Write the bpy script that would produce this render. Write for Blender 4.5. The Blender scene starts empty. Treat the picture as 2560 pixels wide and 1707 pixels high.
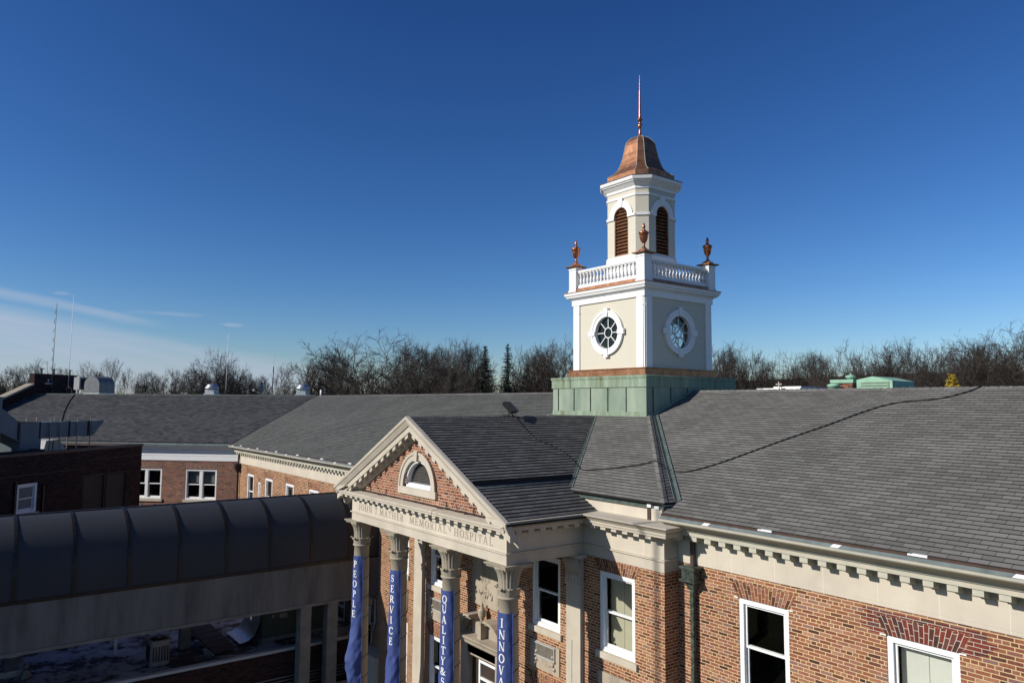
import bpy, math, random
import numpy as np
from mathutils import Vector, Matrix

SC = bpy.context.scene
COL = SC.collection
R2 = math.radians

# ------------------------------------------------------------------ camera
CAM = np.array([18.309, -13.027, 13.5])
FPX = 1816.56                                     # focal length in pixels of a 2560 px wide frame
YAW, PITCH, ROLL = 0.9222, 0.0864, 0.0075
_f = np.array([-math.sin(YAW)*math.cos(PITCH), math.cos(YAW)*math.cos(PITCH), math.sin(PITCH)])
_r = np.array([math.cos(YAW), math.sin(YAW), 0.0]); _u = np.cross(_r, _f)
CR = math.cos(ROLL)*_r + math.sin(ROLL)*_u
CU = -math.sin(ROLL)*_r + math.cos(ROLL)*_u
CF = _f
cam = bpy.data.cameras.new("camera"); camo = bpy.data.objects.new("camera", cam); COL.objects.link(camo)
camo.matrix_world = Matrix(((CR[0], CU[0], -CF[0], CAM[0]), (CR[1], CU[1], -CF[1], CAM[1]), (CR[2], CU[2], -CF[2], CAM[2]), (0, 0, 0, 1)))
cam.sensor_width = 36.0; cam.lens = FPX/2560*36.0; cam.clip_start = 0.1; cam.clip_end = 5000
SC.camera = camo

# ------------------------------------------------------------------ light
SUN = Vector((-.326, -1.0, .58)).normalized()      # towards the sun
w = bpy.data.worlds.new("World"); SC.world = w; w.use_nodes = True
nt = w.node_tree; N = nt.nodes; L = nt.links
bg = N['Background']
sky = N.new('ShaderNodeTexSky'); sky.sky_type = 'NISHITA'; sky.sun_disc = False
sky.sun_elevation = math.asin(SUN.z); sky.sun_rotation = math.atan2(SUN.x, SUN.y)
sky.altitude = 100; sky.air_density = 1.0; sky.dust_density = 0.25; sky.ozone_density = 3.0
SKY_STRENGTH = 0.10
bg.inputs[1].default_value = SKY_STRENGTH
def wn(t, **k):
    n = N.new(t)
    for a, b in k.items(): setattr(n, a, b)
    return n
def wm(op, a, b=None, c=None, clamp=False):
    n = N.new('ShaderNodeMath'); n.operation = op; n.use_clamp = clamp
    for i, x in enumerate((a, b, c)):
        if x is None: continue
        if isinstance(x, (int, float)): n.inputs[i].default_value = x
        else: L.new(x, n.inputs[i])
    return n.outputs[0]
tc = wn('ShaderNodeTexCoord'); sep = wn('ShaderNodeSeparateXYZ'); L.new(tc.outputs['Generated'], sep.inputs[0])
az = wm('MULTIPLY', wm('ARCTAN2', sep.outputs[1], wm('MULTIPLY', sep.outputs[0], -1.0)), 57.2958)   # degrees north of due west
el = wm('MULTIPLY', wm('ARCSINE', sep.outputs[2]), 57.2958)
cmb = wn('ShaderNodeCombineXYZ')
tilt = wm('ADD', el, wm('MULTIPLY', az, 0.165))    # a thin cirrus sheet sinking to the right
L.new(wm('MULTIPLY', az, 0.10), cmb.inputs[0]); L.new(tilt, cmb.inputs[1])
nz = wn('ShaderNodeTexNoise'); nz.inputs['Scale'].default_value = 1.35; nz.inputs['Detail'].default_value = 6; nz.inputs['Roughness'].default_value = .55
L.new(cmb.outputs[0], nz.inputs['Vector'])
nzc = wm('SUBTRACT', nz.outputs[0], 0.5)
def sstep(x, a, b):
    m = N.new('ShaderNodeMapRange'); m.interpolation_type = 'SMOOTHSTEP'
    L.new(x, m.inputs[0]); m.inputs[1].default_value = a; m.inputs[2].default_value = b
    m.inputs[3].default_value = 0; m.inputs[4].default_value = 1
    return m.outputs[0]
tl = wm('ADD', tilt, wm('MULTIPLY', nzc, 1.2))
body = wm('MULTIPLY', sstep(tl, 6.9, 5.6), wm('ADD', 0.66, wm('MULTIPLY', nzc, 1.3), clamp=True))
body = wm('MULTIPLY', body, sstep(tl, -3.5, 4.5))
t2 = wm('ADD', tilt, wm('MULTIPLY', nzc, 0.7))
strk = wm('MULTIPLY', sstep(t2, 7.75, 7.35), sstep(t2, 6.7, 7.25))
strk = wm('MULTIPLY', wm('MULTIPLY', strk, 0.42), sstep(az, 12.5, 8.0))
cl = wm('MAXIMUM', body, strk)
cl = wm('MULTIPLY', cl, sstep(az, 27.0, 18.0))
def wisp(a0, e0, wa, we):
    dx = wm('DIVIDE', wm('SUBTRACT', az, a0), wa); dy = wm('DIVIDE', wm('ADD', wm('SUBTRACT', el, e0), wm('MULTIPLY', nzc, .55)), we)
    return wm('MULTIPLY', wm('MULTIPLY', sstep(wm('ADD', wm('MULTIPLY', dx, dx), wm('MULTIPLY', dy, dy)), 1.0, 0.0), wm('ADD', .75, wm('MULTIPLY', nzc, 2.2), clamp=True)), 0.42)
cl = wm('MAXIMUM', cl, wisp(15.97, 5.72, 1.1, .17)); cl = wm('MAXIMUM', cl, wisp(5.14, 7.17, .7, .16))
cl = wm('MAXIMUM', cl, wm('MULTIPLY', wisp(11.6, 6.25, 3.2, .22), .8))
cl = wm('MULTIPLY', cl, sstep(el, -0.5, 1.5))
hs = wn('ShaderNodeHueSaturation'); hs.inputs['Saturation'].default_value = 1.1; L.new(sky.outputs[0], hs.inputs['Color'])
ss = wn('ShaderNodeSeparateColor'); L.new(hs.outputs[0], ss.inputs[0]); cc = wn('ShaderNodeCombineColor')
for i_, (g_, k_) in enumerate(((1.53, 1.41), (1.39, 1.31), (1.295, 1.48))):       # deepens the blue of the clear winter sky
    L.new(wm('MINIMUM', wm('MULTIPLY', wm('POWER', wm('MULTIPLY', ss.outputs[i_], .085), g_), k_/SKY_STRENGTH), 9.0), cc.inputs[i_])
mx = wn('ShaderNodeMix', data_type='RGBA'); L.new(cl, mx.inputs[0]); L.new(cc.outputs[0], mx.inputs[6]); mx.inputs[7].default_value = (.42/SKY_STRENGTH, .50/SKY_STRENGTH, .63/SKY_STRENGTH, 1)
L.new(mx.outputs[2], bg.inputs[0])

sl = bpy.data.lights.new("sun", 'SUN'); sl.energy = 4.9; sl.angle = R2(0.5); sl.color = (1.0, .945, .86)
so = bpy.data.objects.new("sun", sl); COL.objects.link(so); so.rotation_euler = SUN.to_track_quat('Z', 'Y').to_euler(); so.location = (-20, -60, 60)
SC.cycles.diffuse_bounces = 2
SC.view_settings.view_transform = 'Standard'; SC.view_settings.look = 'None'; SC.view_settings.exposure = 0.0; SC.view_settings.gamma = 1.0

# ------------------------------------------------------------------ materials
MAT = {}
class NT:
    def __init__(s, name):
        m = bpy.data.materials.new(name); m.use_nodes = True; s.m = m; s.t = m.node_tree; s.N = s.t.nodes; s.L = s.t.links
        s.b = s.N['Principled BSDF']; MAT[name] = m
    def n(s, t, **k):
        x = s.N.new(t)
        for a, b in k.items(): setattr(x, a, b)
        return x
    def put(s, sock, v):
        if isinstance(v, (int, float)): sock.default_value = v
        elif isinstance(v, tuple): sock.default_value = v if len(v) == 4 or len(sock.default_value) == 3 else v+(1,)
        else: s.L.new(v, sock)
    def math(s, op, a, b=None, clamp=False):
        x = s.n('ShaderNodeMath', operation=op, use_clamp=clamp); s.put(x.inputs[0], a)
        if b is not None: s.put(x.inputs[1], b)
        return x.outputs[0]
    def mix(s, f, a, b, mode='MIX'):
        x = s.n('ShaderNodeMix', data_type='RGBA', blend_type=mode); s.put(x.inputs[0], f); s.put(x.inputs[6], a); s.put(x.inputs[7], b)
        return x.outputs[2]
    def ramp(s, f, stops, const=False):
        x = s.n('ShaderNodeValToRGB'); s.put(x.inputs[0], f); e = x.color_ramp
        if const: e.interpolation = 'CONSTANT'
        while len(e.elements) < len(stops): e.elements.new(.5)
        for el_, (p, c) in zip(e.elements, stops): el_.position = p; el_.color = tuple(c)+(1,)
        return x.outputs[0]
    def coord(s, kind='Object', scale=(1, 1, 1)):
        c = s.n('ShaderNodeTexCoord'); m = s.n('ShaderNodeMapping'); s.L.new(c.outputs[kind], m.inputs[0]); m.inputs['Scale'].default_value = scale
        return m.outputs[0]
    def noise(s, scale, detail=4, rough=.55, co=None, kind='Object', st=(1, 1, 1)):
        x = s.n('ShaderNodeTexNoise'); x.inputs['Scale'].default_value = scale; x.inputs['Detail'].default_value = detail; x.inputs['Roughness'].default_value = rough
        s.L.new(co if co is not None else s.coord(kind, st), x.inputs['Vector']); return x.outputs[0]
    def bump(s, h, strength, dist):
        x = s.n('ShaderNodeBump'); x.inputs['Strength'].default_value = strength; x.inputs['Distance'].default_value = dist
        s.L.new(h, x.inputs['Height']); s.L.new(x.outputs[0], s.b.inputs['Normal'])
    def fin(s, col, rough=.8, metal=0.0, spec=.4):
        s.put(s.b.inputs['Base Color'], col); s.put(s.b.inputs['Roughness'], rough); s.b.inputs['Metallic'].default_value = metal
        s.b.inputs['Specular IOR Level'].default_value = spec
        return s.m

def plain(name, col, rough=.6, metal=0.0, var=.12, scale=3.0, st=(1, 1, 1), bump=0.0, spec=.4):
    t = NT(name); nz_ = t.noise(scale, 6, .6, st=st)
    f = t.n('ShaderNodeMapRange'); t.L.new(nz_, f.inputs[0]); f.inputs[1].default_value = .3; f.inputs[2].default_value = .7; f.inputs[3].default_value = 1-var; f.inputs[4].default_value = 1+var*.6
    cm = t.mix(1.0, tuple(col), f.outputs[0], 'MULTIPLY')
    if bump: t.bump(nz_, .5, bump)
    return t.fin(cm, rough, metal, spec)

def brick(name, stops, mortar, bw=.236, rh=.0706, ms=.0065, dirt=.25, header=True, rot=False):
    t = NT(name)
    uv = t.n('ShaderNodeUVMap'); co = uv.outputs[0]
    wob = t.n('ShaderNodeTexNoise'); wob.inputs['Scale'].default_value = 9.0; t.L.new(co, wob.inputs['Vector'])
    va = t.n('ShaderNodeVectorMath', operation='MULTIPLY_ADD'); t.L.new(wob.outputs['Color'], va.inputs[0]); va.inputs[1].default_value = (.009, .009, 0)
    t.L.new(co, va.inputs[2])
    b = t.n('ShaderNodeTexBrick'); t.L.new(va.outputs[0], b.inputs['Vector'])
    b.offset = .5; b.offset_frequency = 2; b.squash = .5 if header else 1.0; b.squash_frequency = 6
    b.inputs['Color1'].default_value = (0, 0, 0, 1); b.inputs['Color2'].default_value = (1, 1, 1, 1); b.inputs['Mortar'].default_value = (0, 0, 0, 1)
    b.inputs['Scale'].default_value = 1.0; b.inputs['Mortar Size'].default_value = ms; b.inputs['Mortar Smooth'].default_value = .25
    b.inputs['Brick Width'].default_value = bw; b.inputs['Row Height'].default_value = rh
    tint = t.n('ShaderNodeSeparateColor'); t.L.new(b.outputs['Color'], tint.inputs[0])
    col = t.ramp(tint.outputs[0], stops)
    fine = t.noise(26, 5, .65, co=co); big = t.noise(.55, 5, .6, co=co)
    mr = t.n('ShaderNodeMapRange'); t.L.new(fine, mr.inputs[0]); mr.inputs[1].default_value = .3; mr.inputs[2].default_value = .7; mr.inputs[3].default_value = .68; mr.inputs[4].default_value = 1.25
    col = t.mix(1.0, col, mr.outputs[0], 'MULTIPLY')
    mcol = t.mix(t.noise(14, 4, .6, co=co), tuple(c*.82 for c in mortar), tuple(min(1, c*1.1) for c in mortar))
    c = t.mix(b.outputs['Fac'], col, mcol)
    dm = t.n('ShaderNodeMapRange'); t.L.new(big, dm.inputs[0]); dm.inputs[1].default_value = .3; dm.inputs[2].default_value = .75; dm.inputs[3].default_value = 1-dirt; dm.inputs[4].default_value = 1.1
    c = t.mix(1.0, c, dm.outputs[0], 'MULTIPLY')
    h = t.math('ADD', t.math('MULTIPLY', t.math('SUBTRACT', 1.0, b.outputs['Fac']), 1.0), t.math('MULTIPLY', fine, .4))
    t.bump(h, .8, .008)
    return t.fin(c, .88, 0, .25)

RED = [(0.0, (.055, .026, .022)), (.10, (.14, .050, .036)), (.3, (.23, .076, .046)), (.5, (.29, .105, .060)), (.68, (.26, .110, .084)), (.82, (.36, .155, .088)), (.93, (.22, .12, .115)), (1.0, (.45, .23, .14))]
brick('brick_buff_mortar', RED, (.62, .46, .245), ms=.0095, dirt=.15)
brick('brick_pediment', [(p, (c[0]*1.0, c[1]*.9, c[2]*.82)) for p, c in RED], (.64, .53, .37), bw=.215, rh=.078, ms=.0075)
brick('brick_patch', [(0, (.06, .035, .032)), (.4, (.16, .032, .022)), (.75, (.21, .045, .028)), (1, (.11, .06, .055))], (.60, .52, .42), bw=.236, rh=.0706, header=False)
brick('brick_soldier', RED, (.62, .46, .245), bw=.20, rh=.083, header=False)
brick('brick_soldier_patch', [(0, (.06, .035, .032)), (.4, (.16, .032, .022)), (.75, (.21, .045, .028)), (1, (.11, .06, .055))], (.60, .52, .42), bw=.20, rh=.083, header=False)
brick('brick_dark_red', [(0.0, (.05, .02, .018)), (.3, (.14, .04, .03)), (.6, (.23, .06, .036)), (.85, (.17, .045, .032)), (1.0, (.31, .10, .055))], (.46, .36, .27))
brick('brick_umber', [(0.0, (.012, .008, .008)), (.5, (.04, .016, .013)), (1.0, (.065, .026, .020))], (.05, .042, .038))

def stone(name, col, dirt=(.30, .26, .20), amt=.35, green=0.0, joint=None):
    t = NT(name)
    a = t.noise(1.1, 6, .6); bnz = t.noise(7, 5, .6); st = t.noise(2.2, 6, .65, st=(1, 1, .22))
    f = t.n('ShaderNodeMapRange'); t.L.new(st, f.inputs[0]); f.inputs[1].default_value = .5; f.inputs[2].default_value = .78
    f.inputs[4].default_value = amt
    c = t.mix(f.outputs[0], tuple(col), tuple(dirt))
    m2 = t.n('ShaderNodeMapRange'); t.L.new(a, m2.inputs[0]); m2.inputs[1].default_value = .3; m2.inputs[2].default_value = .7; m2.inputs[3].default_value = .88; m2.inputs[4].default_value = 1.06
    c = t.mix(1.0, c, m2.outputs[0], 'MULTIPLY')
    if green:
        g = t.n('ShaderNodeMapRange'); t.L.new(t.noise(2.6, 5, .6, st=(1, 1, .6)), g.inputs[0]); g.inputs[1].default_value = .42; g.inputs[2].default_value = .7; g.inputs[4].default_value = green
        c = t.mix(g.outputs[0], c, (.30, .38, .30))
    if joint:
        uv = t.n('ShaderNodeUVMap'); b = t.n('ShaderNodeTexBrick'); t.L.new(uv.outputs[0], b.inputs['Vector']); b.offset = 0; b.squash = 1
        b.inputs['Brick Width'].default_value = joint[0]; b.inputs['Row Height'].default_value = joint[1]; b.inputs['Mortar Size'].default_value = .004; b.inputs['Scale'].default_value = 1; b.inputs['Mortar Smooth'].default_value = .3
        c = t.mix(t.math('MULTIPLY', b.outputs['Fac'], .8), c, (.74, .70, .60))
    t.bump(bnz, .4, .004)
    return t.fin(c, .85, 0, .3)
stone('limestone', (.52, .465, .375))
stone('limestone_frieze', (.56, .50, .405), amt=.18, joint=(1.05, 50))
stone('limestone_cornice', (.50, .46, .375), amt=.4, green=.4)
stone('limestone_weathered', (.36, .315, .24), dirt=(.13, .115, .09), amt=.75)
stone('limestone_carved', (.40, .34, .26), dirt=(.13, .11, .085), amt=.7)
stone('limestone_letter', (.30, .255, .195), amt=.3)  # darker tone holds the shade and dirt of the letter cuts
t = NT('concrete_stained')
f1 = t.noise(1.6, 7, .7, st=(1, 1, .12)); f2 = t.noise(.5, 5, .6)
r = t.ramp(f1, [(.30, (.085, .08, .072)), (.5, (.17, .163, .15)), (.66, (.21, .204, .19))])
c = t.mix(t.math('MULTIPLY', f2, .35), r, (.07, .066, .06)); t.fin(c, .9)
plain('concrete', (.20, .19, .165), .9, var=.3, scale=2)

def shingle(name, lo, hi, dirt=.2):
    t = NT(name); uv = t.n('ShaderNodeUVMap').outputs[0]
    b = t.n('ShaderNodeTexBrick'); t.L.new(uv, b.inputs['Vector']); b.offset = .5; b.offset_frequency = 2; b.squash = 1.0
    b.inputs['Color1'].default_value = (0, 0, 0, 1); b.inputs['Color2'].default_value = (1, 1, 1, 1); b.inputs['Mortar'].default_value = (0, 0, 0, 1)
    b.inputs['Scale'].default_value = 1; b.inputs['Mortar Size'].default_value = .0045; b.inputs['Mortar Smooth'].default_value = .2
    b.inputs['Brick Width'].default_value = .305; b.inputs['Row Height'].default_value = .142
    s_ = t.n('ShaderNodeSeparateColor'); t.L.new(b.outputs['Color'], s_.inputs[0])
    c = t.mix(s_.outputs[0], lo, hi)
    g = t.noise(160, 3, .8, co=uv); m = t.n('ShaderNodeMapRange'); t.L.new(g, m.inputs[0]); m.inputs[1].default_value = .25; m.inputs[2].default_value = .75; m.inputs[3].default_value = .72; m.inputs[4].default_value = 1.28
    c = t.mix(1.0, c, m.outputs[0], 'MULTIPLY')
    bgn = t.noise(.45, 5, .6, co=uv); m = t.n('ShaderNodeMapRange'); t.L.new(bgn, m.inputs[0]); m.inputs[1].default_value = .3; m.inputs[2].default_value = .7; m.inputs[3].default_value = 1-dirt; m.inputs[4].default_value = 1.08
    c = t.mix(1.0, c, m.outputs[0], 'MULTIPLY')
    c = t.mix(b.outputs['Fac'], c, (.016, .015, .014))
    t.bump(t.math('ADD', t.math('MULTIPLY', t.math('SUBTRACT', 1.0, b.outputs['Fac']), 1.0), t.math('MULTIPLY', s_.outputs[0], .4)), .6, .006)
    return t.fin(c, .92, 0, .2)
shingle('shingles_grey', (.142, .138, .124), (.200, .195, .178))
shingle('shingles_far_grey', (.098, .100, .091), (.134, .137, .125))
shingle('shingles_charcoal', (.045, .046, .049), (.105, .106, .111))
shingle('shingles_slate', (.085, .083, .080), (.140, .138, .134))

plain('white_paint', (.80, .80, .79), .45, var=.05, scale=2)
plain('white_wood', (.78, .78, .77), .5, var=.08, scale=5)
t = NT('cream_siding'); uv = t.n('ShaderNodeUVMap').outputs[0]
sp = t.n('ShaderNodeSeparateXYZ'); t.L.new(uv, sp.inputs[0]); fr = t.math('FRACT', t.math('MULTIPLY', sp.outputs[1], 2.2))
ln = t.math('LESS_THAN', fr, .012)
c = t.mix(t.math('MULTIPLY', ln, .25), t.mix(t.noise(1.5, 4), (.56, .525, .425), (.60, .565, .46)), (.36, .33, .27)); t.fin(c, .6)
t = NT('copper_new'); a = t.noise(5, 5, .6); c = t.ramp(a, [(.3, (.20, .085, .042)), (.55, (.33, .16, .085)), (.75, (.43, .23, .13))]); t.fin(c, .45, .72, .5)
t = NT('copper_bright'); a = t.noise(14, 4, .6); c = t.ramp(a, [(.3, (.28, .09, .045)), (.6, (.56, .23, .13)), (.8, (.68, .33, .20))]); t.fin(c, .30, .85, .5)
plain('copper_seam', (.34, .40, .37), .6, var=.3, scale=6)
t = NT('verdigris'); a = t.noise(1.3, 6, .65, st=(1, 1, .25)); bb = t.noise(2.5, 4, .6)
c = t.ramp(a, [(.28, (.11, .16, .12)), (.5, (.20, .265, .205)), (.72, (.30, .365, .27))]); c = t.mix(t.math('MULTIPLY', bb, .3), c, (.34, .38, .28)); t.fin(c, .7, 0, .3)
t = NT('verdigris_streaked'); a = t.noise(3.0, 7, .75, st=(1.6, 1.6, .12)); c = t.ramp(a, [(.30, (.055, .06, .035)), (.42, (.20, .24, .15)), (.52, (.21, .29, .22)), (.7, (.36, .40, .28))]); t.fin(c, .75, 0, .3)
plain('copper_gutter', (.15, .18, .175), .55, var=.3, scale=4)
plain('copper_flashing', (.095, .125, .112), .6, var=.45, scale=7)
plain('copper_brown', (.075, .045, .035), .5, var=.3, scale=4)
plain('white_patch', (.72, .72, .70), .7, var=.1, scale=9)
plain('verdigris_pale', (.27, .47, .34), .7, var=.2, scale=3)
t = NT('leader_copper'); a = t.noise(9, 6, .7); c = t.ramp(a, [(.38, (.022, .026, .02)), (.58, (.075, .10, .08)), (.74, (.24, .38, .31))]); t.fin(c, .55, .2, .4)
plain('banner_blue', (.042, .070, .225), .72, var=.2, scale=3.0, st=(1, 1, .6), bump=.03)
plain('banner_edge', (.09, .14, .42), .7, var=.1)
plain('letter_white', (.80, .80, .80), .7, var=.04)
plain('black_metal', (.012, .012, .013), .45, var=.2)
plain('bronze_metal', (.045, .036, .028), .42, .6, var=.2, scale=6)
plain('rubber_black', (.010, .010, .010), .7)
plain('galvanized', (.48, .50, .52), .38, .75, var=.25, scale=9)
plain('zinc_dull', (.20, .205, .21), .5, .5, var=.25, scale=6)
plain('duct_paint', (.115, .15, .175), .6, var=.2, scale=2)
plain('duct_dark', (.022, .025, .030), .6, var=.2, scale=2)
plain('pale_grey_paint', (.42, .42, .41), .6, var=.12)
plain('dark_green_paint', (.05, .06, .045), .6, var=.2)
plain('bark', (.048, .038, .031), .95, var=.3, scale=.8)
plain('bark_grey', (.052, .042, .035), .95, var=.3, scale=.8)
plain('bark_red', (.062, .043, .033), .95, var=.3, scale=.8)
plain('needles_dark', (.016, .022, .014), .9, var=.4, scale=1.5)
plain('needles_yellow', (.42, .30, .035), .9, var=.35, scale=2.5)
t = NT('brown_hillside'); a = t.noise(.35, 8, .75); c = t.ramp(a, [(.3, (.022, .016, .011)), (.55, (.048, .034, .024)), (.75, (.075, .052, .036))]); t.fin(c, 1.0, 0, .1)
t = NT('lawn'); a = t.noise(.5, 7, .7); c = t.ramp(a, [(.3, (.035, .045, .018)), (.6, (.07, .075, .035)), (.8, (.10, .09, .05))]); t.fin(c, 1.0, 0, .1)
plain('asphalt', (.05, .05, .05), .95, var=.3, scale=1.2)
t = NT('snowy_roof'); a = t.noise(.55, 8, .72); bb = t.noise(3.5, 5, .7)
m = t.math('ADD', t.math('MULTIPLY', a, .75), t.math('MULTIPLY', bb, .25))
c = t.ramp(m, [(.42, (.012, .012, .013)), (.47, (.05, .05, .055)), (.52, (.30, .31, .34)), (.66, (.42, .43, .46))]); t.fin(c, .8, 0, .3)
t = NT('tinted_glass'); t.fin(t.mix(t.noise(.8, 4), (.040, .043, .048), (.058, .061, .066)), .5, 0, .12)
plain('blind_cream', (.50, .46, .34), .8, var=.05)
plain('blind_white', (.66, .64, .58), .8, var=.05)
plain('blind_grey', (.20, .20, .19), .8, var=.1)
plain('room_dark', (.010, .010, .010), .95)
plain('louver_dark', (.045, .030, .022), .6, var=.2)
plain('louver_grey', (.09, .085, .075), .7, var=.2)
plain('grille_tan', (.16, .14, .11), .6, var=.25, scale=8)
def glass(name, rough=0.0, tint=(.9, .93, .92)):
    m = bpy.data.materials.new(name); m.use_nodes = True; MAT[name] = m
    nt_ = m.node_tree; nn = nt_.nodes; ll = nt_.links
    out = nn['Material Output']; nn.remove(nn['Principled BSDF'])
    tr = nn.new('ShaderNodeBsdfTransparent'); tr.inputs[0].default_value = tint+(1,)
    gl = nn.new('ShaderNodeBsdfGlossy'); gl.inputs['Roughness'].default_value = rough
    fr_ = nn.new('ShaderNodeFresnel'); fr_.inputs[0].default_value = 1.5
    ad = nn.new('ShaderNodeMath'); ad.operation = 'ADD'; ad.inputs[1].default_value = .02; ll.new(fr_.outputs[0], ad.inputs[0])
    mm = nn.new('ShaderNodeMixShader'); ll.new(ad.outputs[0], mm.inputs[0]); ll.new(tr.outputs[0], mm.inputs[1]); ll.new(gl.outputs[0], mm.inputs[2]); ll.new(mm.outputs[0], out.inputs[0])
glass('window_glass')

# ------------------------------------------------------------------ mesh helpers
class MB:
    def __init__(s, tf=None): s.v = []; s.f = []; s.uv = []; s.tf = tf; s.sm = []
    def P(s, p): return tuple(s.tf(*p)) if s.tf else tuple(p)
    def face(s, pts, uv=None, smooth=False):
        i = len(s.v); s.v += [s.P(p) for p in pts]; s.f.append(tuple(range(i, i+len(pts)))); s.uv.append(uv); s.sm.append(smooth)
    def mesh(s, verts, faces, smooth=False):
        i = len(s.v); s.v += [s.P(p) for p in verts]
        for q in faces: s.f.append(tuple(i+k for k in q)); s.uv.append(None); s.sm.append(smooth)
    def box(s, x0, x1, y0, y1, z0, z1):
        v = [(x, y, z) for z in (z0, z1) for y in (y0, y1) for x in (x0, x1)]
        s.mesh(v, [(0, 2, 3, 1), (4, 5, 7, 6), (0, 1, 5, 4), (2, 6, 7, 3), (0, 4, 6, 2), (1, 3, 7, 5)])
    def prism(s, prof, a, b, caps=True):      # prof: list of points as fn(t)->xyz for t in (a,b)
        n = len(prof); A = [p(a) for p in prof]; B = [p(b) for p in prof]
        s.mesh(A+B, [(i, (i+1) % n, n+(i+1) % n, n+i) for i in range(n)] + ([tuple(range(n))[::-1], tuple(range(n, 2*n))] if caps else []))
    def lathe(s, cx, cy, prof, n=20, smooth=True, rot=0.0, sq=1.0, mod=None):
        v = []; f = []; m = len(prof)
        for k in range(n):
            a = rot+2*math.pi*k/n; mm = mod(k) if mod else 1.0
            for r, z in prof: v.append((cx+r*mm*math.cos(a), cy+r*mm*sq*math.sin(a), z))
        for k in range(n):
            q = (k+1) % n
            for j in range(m-1): f.append((k*m+j, q*m+j, q*m+j+1, k*m+j+1))
        f.append(tuple(k*m for k in range(n))[::-1]); f.append(tuple(k*m+m-1 for k in range(n)))
        s.mesh(v, f, smooth)
    def tube(s, pts, r, n=6, smooth=True, r2=None):
        pts = [Vector(p) for p in pts]; v = []; f = []
        for i, p in enumerate(pts):
            d = (pts[min(i+1, len(pts)-1)]-pts[max(i-1, 0)]).normalized()
            a = d.orthogonal() if i == 0 else (pa - d*pa.dot(d)); a.normalize(); pa = a; b = d.cross(a)
            rr = r if r2 is None else r+(r2-r)*i/(len(pts)-1)
            for k in range(n): t_ = 2*math.pi*k/n; v.append(tuple(p+a*rr*math.cos(t_)+b*rr*math.sin(t_)))
        for i in range(len(pts)-1):
            for k in range(n): f.append((i*n+k, i*n+(k+1) % n, (i+1)*n+(k+1) % n, (i+1)*n+k))
        f.append(tuple(range(n))[::-1]); f.append(tuple((len(pts)-1)*n+k for k in range(n)))
        s.mesh(v, f, smooth)
    def sweep(s, path, prof, closed=False, caps=True):
        # plan path [(x,y)], outward is to the right of travel; prof [(out,z)]
        n = len(path); rows = []
        def nrm(a, b):
            d = (b[0]-a[0], b[1]-a[1]); l = math.hypot(*d); return (d[1]/l, -d[0]/l)
        for i, p in enumerate(path):
            if closed: n1 = nrm(path[i-1], p); n2 = nrm(p, path[(i+1) % n])
            else:
                n1 = nrm(path[i-1], p) if i > 0 else nrm(p, path[1]); n2 = nrm(p, path[i+1]) if i < n-1 else n1
                if i == 0: n1 = n2
            k = 1+n1[0]*n2[0]+n1[1]*n2[1]; m = ((n1[0]+n2[0])/k, (n1[1]+n2[1])/k)
            rows.append([(p[0]+m[0]*o, p[1]+m[1]*o, z) for o, z in prof])
        m_ = len(prof); v = [q for row in rows for q in row]; f = []
        for i in range(n if closed else n-1):
            j = (i+1) % n
            for k in range(m_-1): f.append((i*m_+k, j*m_+k, j*m_+k+1, i*m_+k+1))
        if caps and not closed and m_ > 2: f.append(tuple(range(m_))); f.append(tuple((n-1)*m_+k for k in range(m_))[::-1])
        s.mesh(v, f)
    def split(s, name, mat, parent=None):      # one object per far-apart piece
        vp = list(range(len(s.v))); key = {}
        def fd(a):
            while vp[a] != a: vp[a] = vp[vp[a]]; a = vp[a]
            return a
        for i, q in enumerate(s.v):
            k = (round(q[0], 4), round(q[1], 4), round(q[2], 4))
            if k in key: vp[fd(i)] = fd(key[k])
            else: key[k] = i
        for f in s.f:
            for q in f[1:]: vp[fd(q)] = fd(f[0])
        bx = {}
        for i, q in enumerate(s.v):
            b = bx.setdefault(fd(i), [list(q), list(q)])
            for j in range(3): b[0][j] = min(b[0][j], q[j]); b[1][j] = max(b[1][j], q[j])
        ks = list(bx); gr = {k: k for k in ks}
        def fg(a):
            while gr[a] != a: a = gr[a]
            return a
        for i, a in enumerate(ks):
            for b in ks[i+1:]:
                gap = math.sqrt(sum(max(0, bx[a][0][j]-bx[b][1][j], bx[b][0][j]-bx[a][1][j])**2 for j in range(3)))
                sz = max(math.dist(*bx[a]), math.dist(*bx[b]))
                if gap < .3*sz: gr[fg(a)] = fg(b)
        out = []
        for g in sorted({fg(k) for k in ks}):
            m = MB(); mp = {}
            for f, uv, sm_ in zip(s.f, s.uv, s.sm):
                if fg(fd(f[0])) != g: continue
                for q in f:
                    if q not in mp: mp[q] = len(m.v); m.v.append(s.v[q])
                m.f.append(tuple(mp[q] for q in f)); m.uv.append(uv); m.sm.append(sm_)
            out.append(m.build(name, mat, parent))
        return out
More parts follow.
